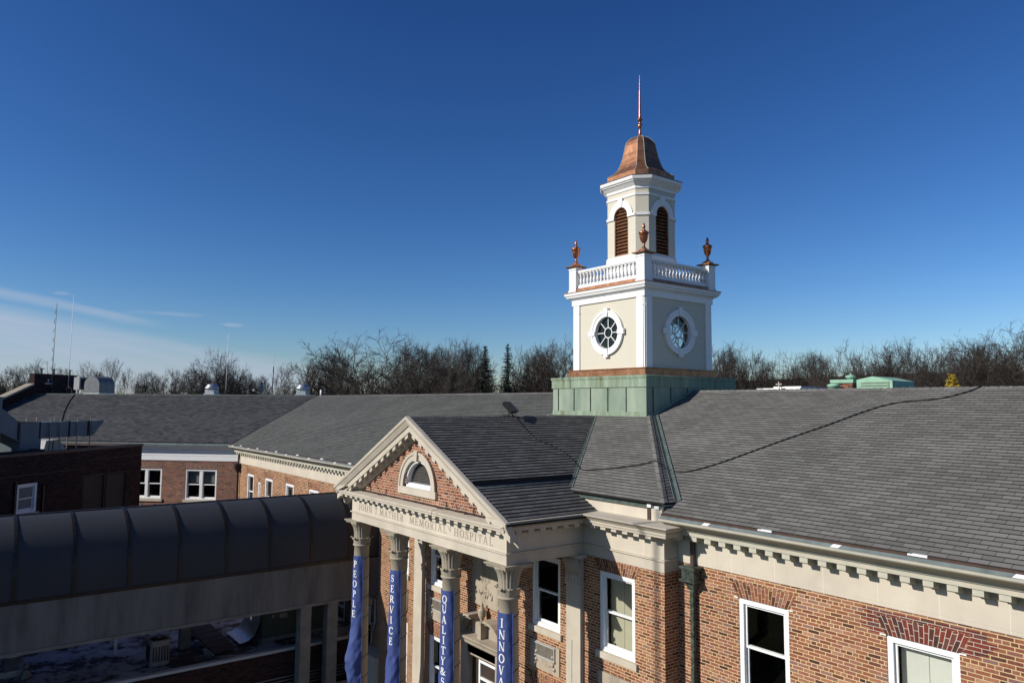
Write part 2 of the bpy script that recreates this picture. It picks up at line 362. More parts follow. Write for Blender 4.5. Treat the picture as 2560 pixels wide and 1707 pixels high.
    def build(s, name, mat, parent=None):
        me = bpy.data.meshes.new(name); me.from_pydata(s.v, [], s.f)
        uvl = me.uv_layers.new(name='UVMap'); V = s.v; buf = []
        for face, uv in zip(s.f, s.uv):
            if uv is not None:
                for q in uv: buf += [q[0], q[1]]
                continue
            p0, p1, p2 = V[face[0]], V[face[1]], V[face[2]]
            ax, ay, az_ = p1[0]-p0[0], p1[1]-p0[1], p1[2]-p0[2]; bx, by, bz = p2[0]-p0[0], p2[1]-p0[1], p2[2]-p0[2]
            nx, ny, nz_ = ay*bz-az_*by, az_*bx-ax*bz, ax*by-ay*bx; h = math.hypot(nx, ny)
            if abs(nz_) > 3*h or h < 1e-12:
                for q in face: buf += [V[q][0], V[q][1]]
            else:
                tx, ty_ = -ny/h, nx/h
                if tx < -1e-6 or (abs(tx) < 1e-6 and ty_ < 0): tx, ty_ = -tx, -ty_
                for q in face: buf += [V[q][0]*tx+V[q][1]*ty_, V[q][2]]
        uvl.data.foreach_set('uv', buf)
        me.polygons.foreach_set('use_smooth', s.sm)
        me.materials.append(MAT[mat]); me.update()
        o = bpy.data.objects.new(name, me); COL.objects.link(o)
        if parent is not None:
            o.parent = parent
            if parent.type == 'EMPTY': o.location = tuple(-c_ for c_ in parent.location)
        return o

def tag(o, label=None, cat=None, group=None, kind=None):
    if label: o['label'] = label
    if cat: o['category'] = cat
    if group: o['group'] = group
    if kind: o['kind'] = kind
    return o
def thing(name, label, cat, loc=(0, 0, 0), group=None):
    o = bpy.data.objects.new(name, None); o.empty_display_size = .2; COL.objects.link(o); o.location = loc
    return tag(o, label, cat, group)
def copy_tree(o, parent=None):
    c_ = o.copy(); COL.objects.link(c_)
    if parent is not None: c_.parent = parent
    for ch in [q for q in o.children]: copy_tree(ch, c_)
    return c_
def px_ray(u, v):
    return (u-1280)/FPX*CR-(v-853.5)/FPX*CU+CF
# ================================================================== hospital building
YM = .4964; YP = -2.487; XB = 6.933; C45 = math.sqrt(.5)
hosp = thing('hospital_building', 'brick hospital with white-columned stone portico, carved pediment and long grey shingle roof', 'building', (0, 0, 0))
def wall_tf(yw): return lambda a, d, z: (a, yw-d, z)
def holes_wall(mb, a0, a1, z0, z1, holes, depth=.16, d=0.0):
    xs = sorted({a0, a1} | {h[0] for h in holes} | {h[1] for h in holes}); zs = sorted({z0, z1} | {h[2] for h in holes} | {h[3] for h in holes})
    for i in range(len(xs)-1):
        for j in range(len(zs)-1):
            cx_, cz = (xs[i]+xs[i+1])/2, (zs[j]+zs[j+1])/2
            if any(h[0] < cx_ < h[1] and h[2] < cz < h[3] for h in holes): continue
            mb.face([(xs[i], d, zs[j]), (xs[i+1], d, zs[j]), (xs[i+1], d, zs[j+1]), (xs[i], d, zs[j+1])])
    for h in holes:
        for p, q in (((h[0], h[2]), (h[0], h[3])), ((h[1], h[2]), (h[1], h[3])), ((h[0], h[3]), (h[1], h[3])), ((h[0], h[2]), (h[1], h[2]))):
            mb.face([(p[0], d, p[1]), (q[0], d, q[1]), (q[0], d-depth, q[1]), (p[0], d-depth, p[1])])
def ring(mb, a0, a1, z0, z1, wd, d0, d1, wb=None, wt=None):   # rectangular frame between depths d0 (front) and d1
    wb = wd if wb is None else wb; wt = wd if wt is None else wt
    mb.box(a0, a0+wd, d1, d0, z0, z1); mb.box(a1-wd, a1, d1, d0, z0, z1)
    mb.box(a0+wd, a1-wd, d1, d0, z1-wt, z1); mb.box(a0+wd, a1-wd, d1, d0, z0, z0+wb)
def window(parent, tf, a0, a1, z0, z1, blind=None, label=None, sill=True, double=False, fw=.105, blind_z=None, pane='window_glass'):
    mb = MB(tf); ring(mb, a0, a1, z0, z1, fw, -.015, -.16)
    wnd = mb.build('window', 'white_paint', parent)
    if label: wnd['label'] = label
    units = [(a0+fw, a1-fw)] if not double else [(a0+fw, (a0+a1)/2-.09), ((a0+a1)/2+.09, a1-fw)]
    if double:
        m2 = MB(tf); m2.box((a0+a1)/2-.09, (a0+a1)/2+.09, -.16, -.03, z0+fw, z1-fw); m2.build('mullion', 'white_paint', wnd)
    for (b0, b1) in units:
        zm = (z0+z1)/2
        m = MB(tf); ring(m, b0, b1, zm-.03, z1-fw, .05, -.07, -.105); m.build('upper_sash', 'white_wood', wnd)
        m = MB(tf); ring(m, b0, b1, z0+fw, zm+.03, .05, -.11, -.145, wb=.07); m.build('lower_sash', 'white_wood', wnd)
        m = MB(tf); m.face([(b0+.05, -.09, zm+.02), (b1-.05, -.09, zm+.02), (b1-.05, -.09, z1-fw-.05), (b0+.05, -.09, z1-fw-.05)])
        m.face([(b0+.05, -.13, z0+fw+.07), (b1-.05, -.13, z0+fw+.07), (b1-.05, -.13, zm-.02), (b0+.05, -.13, zm-.02)])
        m.build('pane', pane, wnd)
        if blind:
            zb = z0+fw if blind_z is None else z0+fw+(z1-z0-2*fw)*blind_z
            m = MB(tf); k = max(2, int((b1-b0)/.34))
            for i in range(k):
                m.box(b0+.02+(b1-b0-.04)*i/k+.003, b0+.02+(b1-b0-.04)*(i+1)/k-.003, -.272-.006*(i % 2), -.262-.006*(i % 2), zb, z1-fw)
            m.build('blind', blind, wnd)
        m = MB(tf); m.box(b0-.08, b1+.08, -1.3, -1.28, z0, z1); m.build('room_back', 'room_dark', wnd)
    if sill:
        m = MB(tf); m.box(a0-.09, a1+.09, -.16, .07, z0-.155, z0-.002); m.build('sill', 'limestone', wnd)
    return wnd
def jack_arch(parent, tf, a0, a1, z0, h, mat, splay=.16, surround=False, name='jack_arch'):
    mb = MB(tf); n = 12
    for i in range(n):
        t0, t1 = i/n, (i+1)/n
        x00, x01 = a0+(a1-a0)*t0, a0+(a1-a0)*t1; y00, y01 = a0-splay+(a1-a0+2*splay)*t0, a0-splay+(a1-a0+2*splay)*t1
        u0, u1 = (a1-a0+splay)*t0, (a1-a0+splay)*t1
        mb.face([(x00, .006, z0), (x01, .006, z0), (y01, .006, z0+h), (y00, .006, z0+h)], [(0, u0), (0, u1), (h, u1), (h, u0)])
    mb.face([(a0, .006, z0), (a1, .006, z0), (a1, -.02, z0), (a0, -.02, z0)])
    o = mb.build(name, mat, parent)
    return o
TFM = wall_tf(YM); TFP = wall_tf(0.0)
WZ0, WZ1 = 7.47, 9.43
# ---- right main wall
RW = [(8.554, 9.728), (11.67, 12.873), (14.79, 15.98), (17.91, 19.1), (21.03, 22.2), (24.15, 25.3)]
mb = MB(TFM); holes = [(a, b, WZ0, WZ1) for a, b in RW]+[(a, b, 3.85, 5.83) for a, b in RW]
holes_wall(mb, XB, 30, 0, 9.93, holes); mb.build('brick_wall', 'brick_buff_mortar', hosp)
for i, (a, b) in enumerate(RW):
    window(hosp, TFM, a, b, WZ0, WZ1, blind='blind_white' if i == 1 else None, label='white sash window with a lowered pale blind under a patched dark brick arch' if i == 1 else ('white sash window with black panes beside the copper drainpipe' if i == 0 else None))
    window(hosp, TFM, a, b, 3.85, 5.83)
    o = jack_arch(hosp, TFM, a-.02, b+.02, WZ1+.003, .335, 'brick_soldier_patch' if i == 1 else 'brick_soldier')
    if i == 1:
        mb = MB(TFM)
        for (p, q, z0, z1) in ((a-.42, b+.42, 9.775, 9.846), (a-.34, a-.185, 9.705, 9.775), (a-.46, a-.17, 9.634, 9.705), (a-.34, a-.13, 9.564, 9.634), (a-.46, a-.09, 9.493, 9.564), (a-.30, a-.04, 9.43, 9.493),
                             (b+.185, b+.42, 9.705, 9.775), (b+.17, b+.58, 9.634, 9.705), (b+.13, b+.5, 9.564, 9.634), (b+.09, b+.42, 9.493, 9.564), (b+.04, b+.3, 9.43, 9.493)):
            mb.face([(p, .003, z0), (q, .003, z0), (q, .003, z1), (p, .003, z1)])
        mb.build('brick_patch', 'brick_patch', hosp)
    mb = MB(TFM)
    for s_, x in ((-1, a), (1, b)): mb.box(min(x, x+s_*.11), max(x, x+s_*.11), .001, .02, WZ1-.01, WZ1+.012)
    mb.split('lintel_end', 'white_paint', hosp)
# ---- left main wall
LW = [(-24.71, -23.56), (-21.66, -20.5), (-18.56, -17.42), (-15.43, -14.28), (-12.3, -11.13), (-9.73, -8.554)]
SMALL = (-22.81, -22.42, 7.9, 9.11)
mb = MB(TFM); holes = [(a, b, WZ0, WZ1) for a, b in LW]+[SMALL]+[(a, b, 3.85, 5.83) for a, b in LW]
holes_wall(mb, -26.3, -XB, 0, 9.93, holes); mb.build('brick_wall', 'brick_buff_mortar', hosp)
for i, (a, b) in enumerate(LW):
    window(hosp, TFM, a, b, WZ0, WZ1, blind='blind_grey' if i in (0, 1, 2) else None, blind_z=.5 if i == 0 else (.1 if i < 3 else None))
    window(hosp, TFM, a, b, 3.85, 5.83, sill=True)
    jack_arch(hosp, TFM, a-.02, b+.02, WZ1+.003, .335, 'brick_soldier')
wnd = window(hosp, TFM, *SMALL, label='narrow slit window squeezed between two full sash windows', fw=.09); jack_arch(hosp, TFM, SMALL[0], SMALL[1], 9.113, .25, 'brick_soldier', .05)
# ---- pavilion front and returns
PW = [(-6.015, -4.83), (-3.33, -2.15), (2.15, 3.33), (4.83, 6.015)]
mb = MB(TFP); holes = [(a, b, WZ0, 9.39) for a, b in PW]+[(a, b, 3.85, 5.83) for a, b in PW]
holes_wall(mb, -XB, XB, 0, 9.70, holes)
mb.tf = None
for sx in (-1, 1): mb.face([(sx*XB, 0, 0), (sx*XB, YM, 0), (sx*XB, YM, 9.70), (sx*XB, 0, 9.70)])
mb.build('brick_wall', 'brick_buff_mortar', hosp)
for i, (a, b) in enumerate(PW):
    window(hosp, TFP, a, b, WZ0, 9.39, blind='blind_cream' if i == 3 else None, label='white sash window with a khaki blind right of the portico' if i == 3 else ('white sash window with dark panes behind the right portico column' if i == 2 else None))
    window(hosp, TFP, a, b, 3.85, 5.83)
    jack_arch(hosp, TFP, a-.02, b+.02, 9.393, .30, 'brick_soldier'); jack_arch(hosp, TFP, a-.02, b+.02, 5.833, .40, 'brick_soldier')
    m = MB(TFP); z1 = 7.085 if i in (1, 2) else 6.99; z0 = 6.37 if i in (1, 2) else 6.2
    m.box(a-.03, b+.0, -.01, .035, z0, z1); pnl = m.build('stone_panel', 'limestone_carved', hosp)
    if i in (1, 2):
        m = MB(TFP); ring(m, a+.16, a+1.02, 6.70, 7.06, .03, .075, .037); m.build('air_conditioner_frame', 'pale_grey_paint', pnl)
        m = MB(TFP); m.box(a+.19, a+.99, .037, .045, 6.73, 7.03)
        for k in range(5): m.box(a+.19+k*.16, a+.345+k*.16, .045, .055, 6.735, 7.025)
        m.build('grille', 'grille_tan', pnl)
    m = MB(TFP); xc_ = (a+b)/2; zz = z0+.2       # carved festoon
    for k in range(5):
        m.tube([(xc_-.36+.72*t_, .04, zz+.07-.035*k*(1-(2*t_-1)**2)) for t_ in [j/8 for j in range(9)]], .016, 5)
    for sx in (-1, 1):
        for k in range(4): m.lathe(xc_+sx*(.40-.06*(k % 2)), .045, [(.001, zz-.12+.1*k), (.04, zz-.1+.1*k), (.055, zz-.06+.1*k), (.03, zz-.02+.1*k), (.001, zz-.01+.1*k)], 8)
    m.build('carving', 'limestone_carved', pnl)
# pilasters against the pavilion wall
for sx in (-1, 1):
    x0, x1 = sorted((sx*3.70, sx*4.24)); xc_ = (x0+x1)/2
    mb = MB(TFP); mb.box(x0, x1, -.01, .12, 0, 8.92); mb.box(x0-.05, x1+.05, -.01, .17, 0, .9); pil = mb.build('pilaster', 'limestone', hosp)
    mb = MB(TFP); mb.box(x0-.02, x1+.02, -.01, .15, 8.88, 8.94)
    for k in range(9): mb.box(x0+.004+(x1-x0)*k/9, x0-.008+(x1-x0)*(k+1)/9, -.01, .155+.01*(k % 2), 8.94, 9.16)
    for k in range(11):
        t_ = (k+.5)/11-.5
        mb.tube([(xc_+t_*.52, .13, 9.14), (xc_+t_*.56, .16, 9.4), (xc_+t_*.66, .24, 9.58)], .026, 5)
    mb.box(x0, x1, -.01, .14, 9.1, 9.6); mb.box(x0-.12, x1+.12, -.01, .27, 9.6, 9.699); mb.build('capital', 'limestone', pil)
    mb = MB(TFP)
    if sx > 0: mb.tube([(3.93, .121, 4.0), (3.92, .121, 6.3), (3.93, .122, 7.5)], .006, 4); mb.build('crack', 'black_metal', pil)
# ---- entablature of portico and pavilion
PATH = [(-XB, YM), (-XB, 0), (-4.25, 0), (-4.25, YP), (4.25, YP), (4.25, 0), (XB, 0), (XB, YM)]
mb = MB(); mb.sweep(PATH, [(-.05, 9.70), (0, 9.70), (0, 9.925), (.045, 9.95), (.045, 9.985), (.0, 9.99)]); mb.box(-4.2, 4.2, YP+.05, -.01, 9.701, 9.95); mb.build('architrave', 'limestone', hosp)
mb = MB(); mb.sweep(PATH, [(-.05, 9.991), (-.002, 9.991), (-.002, 10.41)]); mb.build('frieze', 'limestone_frieze', hosp)
mb = MB(); mb.sweep(PATH, [(-.05, 10.40), (.03, 10.41), (.06, 10.45), (.06, 10.541), (.315, 10.541), (.33, 10.545), (.33, 10.60), (.36, 10.605), (.365, 10.645), (.34, 10.66), (-.3, 10.705)])
SIDE = [(4.25, YP-.40), (4.25, 0), (XB, 0), (XB, YM)]
crown = [(.25, 10.655), (.37, 10.665), (.39, 10.69), (.47, 10.76), (.50, 10.77), (.505, 10.80), (-.28, 10.83)]
mb.sweep(SIDE, crown); mb.sweep([(-x, y) for x, y in SIDE[::-1]], crown)
cor = mb.build('cornice', 'limestone', hosp)
MODP = [(.05, -.03), (.05, .085), (.295, .085), (.295, .012), (.26, .0), (.18, .026), (.1, -.02)]
MODM = [(.05, -.05), (.05, .126), (.312, .126), (.312, .02), (.28, .004), (.2, .035), (.1, -.035)]
def add_mod(mb, x, y, nx, ny, z, pr, hw=.085):
    mb.prism([(lambda t_, o=o, zz=zz: (x+nx*o-ny*t_, y+ny*o+nx*t_, z+zz)) for o, zz in pr], -hw, hw)
MPRO = {}
def modillion(parent, x, y, nx, ny, z, pr, mat):
    key = (id(pr), mat)
    if key not in MPRO:
        m_ = MB(); add_mod(m_, 0, 0, 0, -1, 0, pr); o_ = m_.build('modillion', mat, None); MPRO[key] = o_
    else:
        o_ = MPRO[key].copy(); COL.objects.link(o_)
    o_.parent = parent; o_.location = (x, y, z); o_.rotation_euler = (0, 0, math.atan2(nx, -ny))
Z0 = 10.455
x = -4.47
while x < 4.6: modillion(cor, x, YP, 0, -1, Z0, MODP, 'limestone'); x += .366
y = YP+.15
while y < -.3:
    for sx in (-1, 1): modillion(cor, sx*4.25, y, sx, 0, Z0, MODP, 'limestone')
    y += .366
x = 4.88
while x < 6.95:
    for sx in (-1, 1): modillion(cor, sx*x, 0, 0, -1, Z0, MODP, 'limestone')
    x += .366
for sx in (-1, 1): modillion(cor, sx*XB, .22, sx, 0, Z0, MODP, 'limestone')
# ---- pediment
ped_top = lambda x: 13.135-.4958*abs(x)
mb = MB(); yt = YP+.02; n = 24
for sx in (-1, 1):
    for i in range(n):
        x0, x1 = sx*4.1*i/n, sx*4.1*(i+1)/n
        def zin(x):   # lunette opening
            return 11.10+math.sqrt(max(0, .80**2-x*x)) if abs(x) < .80 else None
        for (p, q) in ((x0, x1),):
            zb0 = zin(p) if zin(p) else 10.70; zb1 = zin(q) if zin(q) else 10.70
            if abs(p) < .80 <= abs(q) or abs(q) < .80 <= abs(p): zb0, zb1 = (11.10, 11.10)
            mb.face([(p, yt, zb0), (q, yt, zb1), (q, yt, ped_top(q)-.55), (p, yt, ped_top(p)-.55)])
            if zb0 > 10.71 or zb1 > 10.71: mb.face([(p, yt, 10.70), (q, yt, 10.70), (q, yt, 11.09), (p, yt, 11.09)])
tym = mb.build('pediment', 'brick_pediment', hosp)
mb = MB()                              # raking cornice, mitred at the apex
pr = [(-.1, -.62), (.0, -.62), (.05, -.58), (.07, -.50), (.07, -.43), (.30, -.43), (.30, -.27), (.335, -.25), (.41, -.10), (.43, -.085), (.44, .0), (.41, .012), (.30, .012)]
for sx in (-1, 1):
    mb.prism([(lambda t_, o=o, h=h: (sx*t_, YP-o, ped_top(t_)+h)) for o, h in pr], 0, 4.78)
mb.build('raking_cornice', 'limestone_cornice', tym).data.materials[0] = MAT['limestone']
for sx in (-1, 1):
    for k in range(11):
        x = .2+.366*k
        prm = [(.06, -.02), (.06, .12), (.28, .12), (.28, .01), (.24, .0), (.18, .035), (.12, -.01)]
        mb = MB(); mb.prism([(lambda t_, o=o, h=h: (sx*(x+t_), YP-o, ped_top(x+t_)-.55+h)) for o, h in prm], -.085, .085)
        mb.build('raking_modillion', 'limestone', tym)
mb = MB(); n = 24                       # lunette trim
def arc_band(mb, cx, cz, r0, r1, y0, y1, a0=0, a1=math.pi, n=24, ex=1.0):
    for i in range(n):
        a, b = a0+(a1-a0)*i/n, a0+(a1-a0)*(i+1)/n
        P_ = [(cx+r*math.cos(t_)*ex, cz+r*math.sin(t_)) for t_ in (a, b) for r in (r0, r1)]
        v = [(x, y, z) for y in (y0, y1) for x, z in P_]
        mb.mesh(v, [(0, 1, 3, 2), (4, 6, 7, 5), (0, 2, 6, 4), (1, 5, 7, 3)] + ([(0, 4, 5, 1)] if i == 0 else []) + ([(2, 3, 7, 6)] if i == n-1 else []))
arc_band(mb, 0, 11.10, .80, 1.0, yt-.06, yt+.05); arc_band(mb, 0, 11.10, .955, 1.03, yt-.085, yt-.055)
mb.box(-1.06, 1.06, yt-.075, yt+.05, 10.90, 11.10)
mb.prism([(lambda t_, x=x, z=z: (x, t_, z)) for x, z in ((-.075, 11.86), (.075, 11.86), (.105, 12.16), (-.105, 12.16))], yt-.12, yt+.02)
lun = mb.build('lunette_window', 'limestone', tym)
mb = MB(); arc_band(mb, 0, 11.10, .72, .80, yt+.02, yt+.30); mb.box(-.80, .80, yt+.0, yt+.30, 11.101, 11.17); mb.box(-.76, .76, yt+.06, yt+.3, 11.17, 11.21); mb.build('frame', 'white_wood', lun)
mb = MB()
for k in range(9):
    z = 11.24+k*.062; hw = math.sqrt(max(.02, .72**2-(z-11.10)**2))
    mb.mesh([(-hw, yt+.16, z), (hw, yt+.16, z), (hw, yt+.25, z+.055), (-hw, yt+.25, z+.055), (-hw, yt+.175, z-.008), (hw, yt+.175, z-.008), (hw, yt+.265, z+.047), (-hw, yt+.265, z+.047)], [(0, 1, 2, 3), (4, 7, 6, 5), (0, 4, 5, 1), (0, 3, 7, 4), (1, 5, 6, 2), (2, 6, 7, 3)])
mb.box(-.8, .8, yt+.30, yt+.31, 11.1, 11.9)
mb.build('louver', 'louver_grey', lun)
mb = MB()                               # cable run with clips at the foot of the tympanum
pts = [(-4.0, yt-.08, 10.75)]; rnd = random.Random(4)
for k in range(30): pts.append((-3.8+k*.255, yt-.05-.03*rnd.random(), 10.735+.012*rnd.random()))
mb.tube(pts, .012, 5)
for x in (-3.6, -2.95, -1.9, 1.55, 2.85): mb.tube([(x, yt-.02, 10.90), (x, yt-.03, 10.74), (x-.02, yt-.16, 10.735), (x-.14, yt-.22, 10.735)], .013, 4)
mb.tube([(2.2, yt-.05, 10.88), (1.9, yt-.2, 10.78), (1.62, yt-.5, 10.72), (1.60, yt-.53, 10.45), (1.62, yt-.09, 10.3)], .008, 4)
mb.build('cable', 'black_metal', tym)
# ---- inscription: flat letters, the shade of the cuts put into their colour
GL = {}
def glyphs(th, tn, sf):
    def st(x0, y0, x1, y1, w_): return ('l', x0, y0, x1, y1, w_)
    def se(x, y, w_): return ('l', x-w_/2, y, x+w_/2, y, sf)
    d = {}
    d['I'] = (.42, [st(.21, 0, .21, 1, th), se(.21, .02, .38), se(.21, .98, .38)])
    d['N'] = (.95, [st(.16, 0, .16, 1, tn), st(.16, 1, .78, 0, th), st(.78, 0, .78, 1, tn), se(.16, .02, .28), se(.12, .98, .26), se(.78, .98, .28)])
    d['H'] = (.95, [st(.18, 0, .18, 1, th), st(.76, 0, .76, 1, th), st(.18, .5, .76, .5, tn)]+[se(x, y, .32) for x in (.18, .76) for y in (.02, .98)])
    d['M'] = (1.1, [st(.14, 0, .2, 1, tn), st(.2, 1, .54, .1, th), st(.54, .1, .88, 1, tn), st(.88, 1, .94, 0, th), se(.14, .02, .24), se(.94, .02, .28)])
    d['O'] = (.92, [('o', .46, .5, .40, .51, 0, 360)])
    d['Q'] = (.92, [('o', .46, .5, .40, .51, 0, 360), st(.44, .1, .82, -.2, th*.8)])
    d['C'] = (.84, [('o', .46, .5, .40, .51, 45, 318), st(.73, .97, .73, .68, tn), st(.76, .3, .76, .14, tn*.6)])
    d['V'] = (.86, [st(.14, 1, .43, 0, th), st(.43, 0, .72, 1, tn), se(.14, .98, .3), se(.72, .98, .26)])
    d['A'] = (.88, [st(.12, 0, .42, 1, tn), st(.42, 1, .74, 0, th), st(.24, .33, .6, .33, tn), se(.12, .02, .26), se(.74, .02, .3)])
    d['L'] = (.72, [st(.2, 0, .2, 1, th), se(.2, .98, .36), st(.06, .025, .66, .025, tn), st(.65, 0, .65, .24, tn)])
    d['E'] = (.74, [st(.2, 0, .2, 1, th), st(.05, .97, .62, .97, tn), st(.2, .52, .52, .52, tn), st(.05, .03, .66, .03, tn), st(.61, 1, .61, .78, tn), st(.51, .64, .51, .40, tn), st(.65, 0, .65, .24, tn)])
    d['P'] = (.76, [st(.2, 0, .2, 1, th), se(.2, .02, .38), st(.06, .975, .4, .975, tn), st(.2, .48, .4, .48, tn), ('o', .38, .73, .28, .27, -90, 90)])
    d['R'] = (.84, [st(.2, 0, .2, 1, th), se(.2, .02, .38), st(.06, .975, .4, .975, tn), st(.2, .48, .4, .48, tn), ('o', .38, .73, .28, .27, -90, 90), st(.4, .48, .74, 0, th), se(.78, .02, .2)])
    d['S'] = (.68, [('s',), st(.55, .97, .55, .72, tn), st(.1, .3, .1, .03, tn)])
    d['T'] = (.80, [st(.4, 0, .4, 1, th), se(.4, .02, .38), st(.04, .97, .76, .97, tn), st(.06, 1, .06, .74, tn), st(.74, 1, .74, .74, tn)])
    d['U'] = (.90, [st(.2, .3, .2, 1, th), st(.72, .3, .72, 1, tn), ('o', .46, .32, .27, .33, 180, 360), se(.2, .98, .36), se(.72, .98, .26)])
    d['Y'] = (.84, [st(.14, 1, .42, .45, th), st(.72, 1, .42, .45, tn), st(.42, 0, .42, .48, th), se(.14, .98, .3), se(.72, .98, .26), se(.42, .02, .36)])
    d['J'] = (.5, [st(.3, .1, .3, 1, th), se(.3, .98, .36), st(.3, .12, .08, -.04, tn)])
    d['&'] = (.92, [('o', .40, .77, .19, .22, 0, 360), ('o', .36, .27, .30, .28, 60, 330), st(.26, .66, .80, .02, th), st(.80, .48, .58, .12, tn), se(.80, .5, .22), se(.84, .02, .2)])
    d['.'] = (.3, [st(.12, .0, .12, .1, th)])
    return d
def letter_quads(ch, th, tn, sf):
    wd, parts = glyphs(th, tn, sf)[ch]; out = []
    def strip(c, wfn):
        for i in range(len(c)-1):
            q = []
            for j in (i, i+1):
                a = c[max(j-1, 0)]; b = c[min(j+1, len(c)-1)]; d = (b[0]-a[0], b[1]-a[1]); l = math.hypot(*d) or 1; nn = (-d[1]/l, d[0]/l); hw = wfn(j)/2
                q.append(((c[j][0]+nn[0]*hw, c[j][1]+nn[1]*hw), (c[j][0]-nn[0]*hw, c[j][1]-nn[1]*hw)))
            out.append([q[0][0], q[0][1], q[1][1], q[1][0]])
    for p in parts:
        if p[0] == 'l':
            _, x0, y0, x1, y1, w_ = p; k = max(1, int(math.hypot(x1-x0, y1-y0)/.25))
            strip([(x0+(x1-x0)*i/k, y0+(y1-y0)*i/k) for i in range(k+1)], lambda j: w_)
        elif p[0] == 'o':
            _, cx, cy, rx, ry, a0, a1 = p; k = max(6, int((a1-a0)/18)); an = [R2(a0+(a1-a0)*i/k) for i in range(k+1)]
            strip([(cx+(rx-th*.35)*math.cos(a), cy+(ry-tn*.5)*math.sin(a)) for a in an], lambda j: tn+(th*1.1-tn)*abs(math.cos(an[j])))
        else:
            c = []
            for i in range(9): a = R2(40+230*i/8); c.append((.33+.20*math.cos(a), .745+.225*math.sin(a)))
            for i in range(1, 9): a = R2(90-235*i/8); c.append((.34+.235*math.cos(a), .265+.245*math.sin(a)))
            strip(c, lambda j: tn+(th*1.1-tn)*max(0, 1-abs(j-8)/6.0))
    return wd, out
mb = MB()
def flat_letters(text, x0, x1, z0, hgt):
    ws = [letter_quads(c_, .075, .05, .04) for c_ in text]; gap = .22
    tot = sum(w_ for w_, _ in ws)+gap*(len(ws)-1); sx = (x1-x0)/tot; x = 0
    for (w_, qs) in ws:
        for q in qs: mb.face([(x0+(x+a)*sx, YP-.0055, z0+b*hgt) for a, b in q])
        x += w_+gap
for t_, a, b in (('JOHN', -3.75, -2.80), ('T.', -2.62, -2.32), ('MATHER', -2.28, -.78), ('MEMORIAL', -.42, 1.58), ('HOSPITAL.', 1.95, 3.82)): flat_letters(t_, a, b, 10.072, .20)
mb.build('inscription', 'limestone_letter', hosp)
# ---- columns
def make_column():
    mb = MB(); cx, cy = 0, 0
    mb.lathe(0, 0, [(.40, 1.2), (.40, 1.36), (.36, 1.38), (.37, 1.46), (.31, 1.52), (.29, 1.58), (.285, 3.5), (.27, 6.0), (.245, 8.3), (.238, 8.85), (.275, 8.87), (.285, 8.895), (.275, 8.92), (.24, 8.93)], 28)
    mb.box(-.42, .42, -.42, .42, .9, 1.2)
    col = mb.build('column', 'limestone_weathered', None)
    mb = MB()
    mb.lathe(0, 0, [(.235, 8.92), (.24, 9.15), (.252, 9.33), (.285, 9.46), (.34, 9.56), (.365, 9.60), (.36, 9.61), (.1, 9.612)], 60, True, mod=lambda k: 1.0+.05*(1 if k % 3 else -1.6))
    for k in range(8):                                                  # lower row of curling leaves
        a = 2*math.pi*k/8+.2; rows = []
        prf = [(.245, 8.925, .085), (.262, 8.98, .092), (.27, 9.05, .09), (.29, 9.11, .09), (.335, 9.155, .08), (.365, 9.135, .055), (.35, 9.10, .02)]
        v = []; f = []
        for r, z, hw in prf:
            for t_ in (-1, -.5, 0, .5, 1): 
                rr = r+.012*(1-abs(t_))*(1 if abs(t_) != .5 else -.4); aa = a+t_*hw/r*1.12
                v.append((rr*math.cos(aa), rr*math.sin(aa), z-.012*abs(t_)))
        for i in range(len(prf)-1):
            for j in range(4): f.append((i*5+j, i*5+j+1, (i+1)*5+j+1, (i+1)*5+j))
        mb.mesh(v, f, True)
    ab = []
    for k in range(4):
        for t_ in (-1, -.6, 0, .6):
            a = k*math.pi/2; o_ = .435-.055*(1-t_*t_); x, y = o_, .435*t_
            ab.append((x*math.cos(a)-y*math.sin(a), x*math.sin(a)+y*math.cos(a)))
    n = len(ab); prof = [(.90, 9.60), (.92, 9.635), (1.0, 9.655), (1.03, 9.70)]
    v = [(x*s_, y*s_, z) for s_, z in prof for x, y in ab]; f = []
    for i in range(3):
        for k in range(n): f.append((i*n+k, i*n+(k+1) % n, (i+1)*n+(k+1) % n, (i+1)*n+k))
    f += [tuple(range(n))[::-1], tuple(3*n+k for k in range(n))]; mb.mesh(v, f)
    cap = mb.build('capital', 'limestone_weathered', col)
    return col
COLX = [-4.08, -1.53, 1.38, 3.955]; CY = -2.19
colp = make_column()
for i, x in enumerate(COLX):
    c_ = colp if i == 0 else copy_tree(colp)
    c_.parent = hosp; c_.location = (x, CY, 0)
# porch floor and steps
mb = MB(); mb.box(-4.6, 4.6, -2.9, -.002, 0, .9); mb.box(-4.6, 4.6, -3.25, -2.9, 0, .6); mb.box(-4.6, 4.6, -3.6, -3.25, 0, .3); mb.build('porch_floor', 'limestone', hosp)
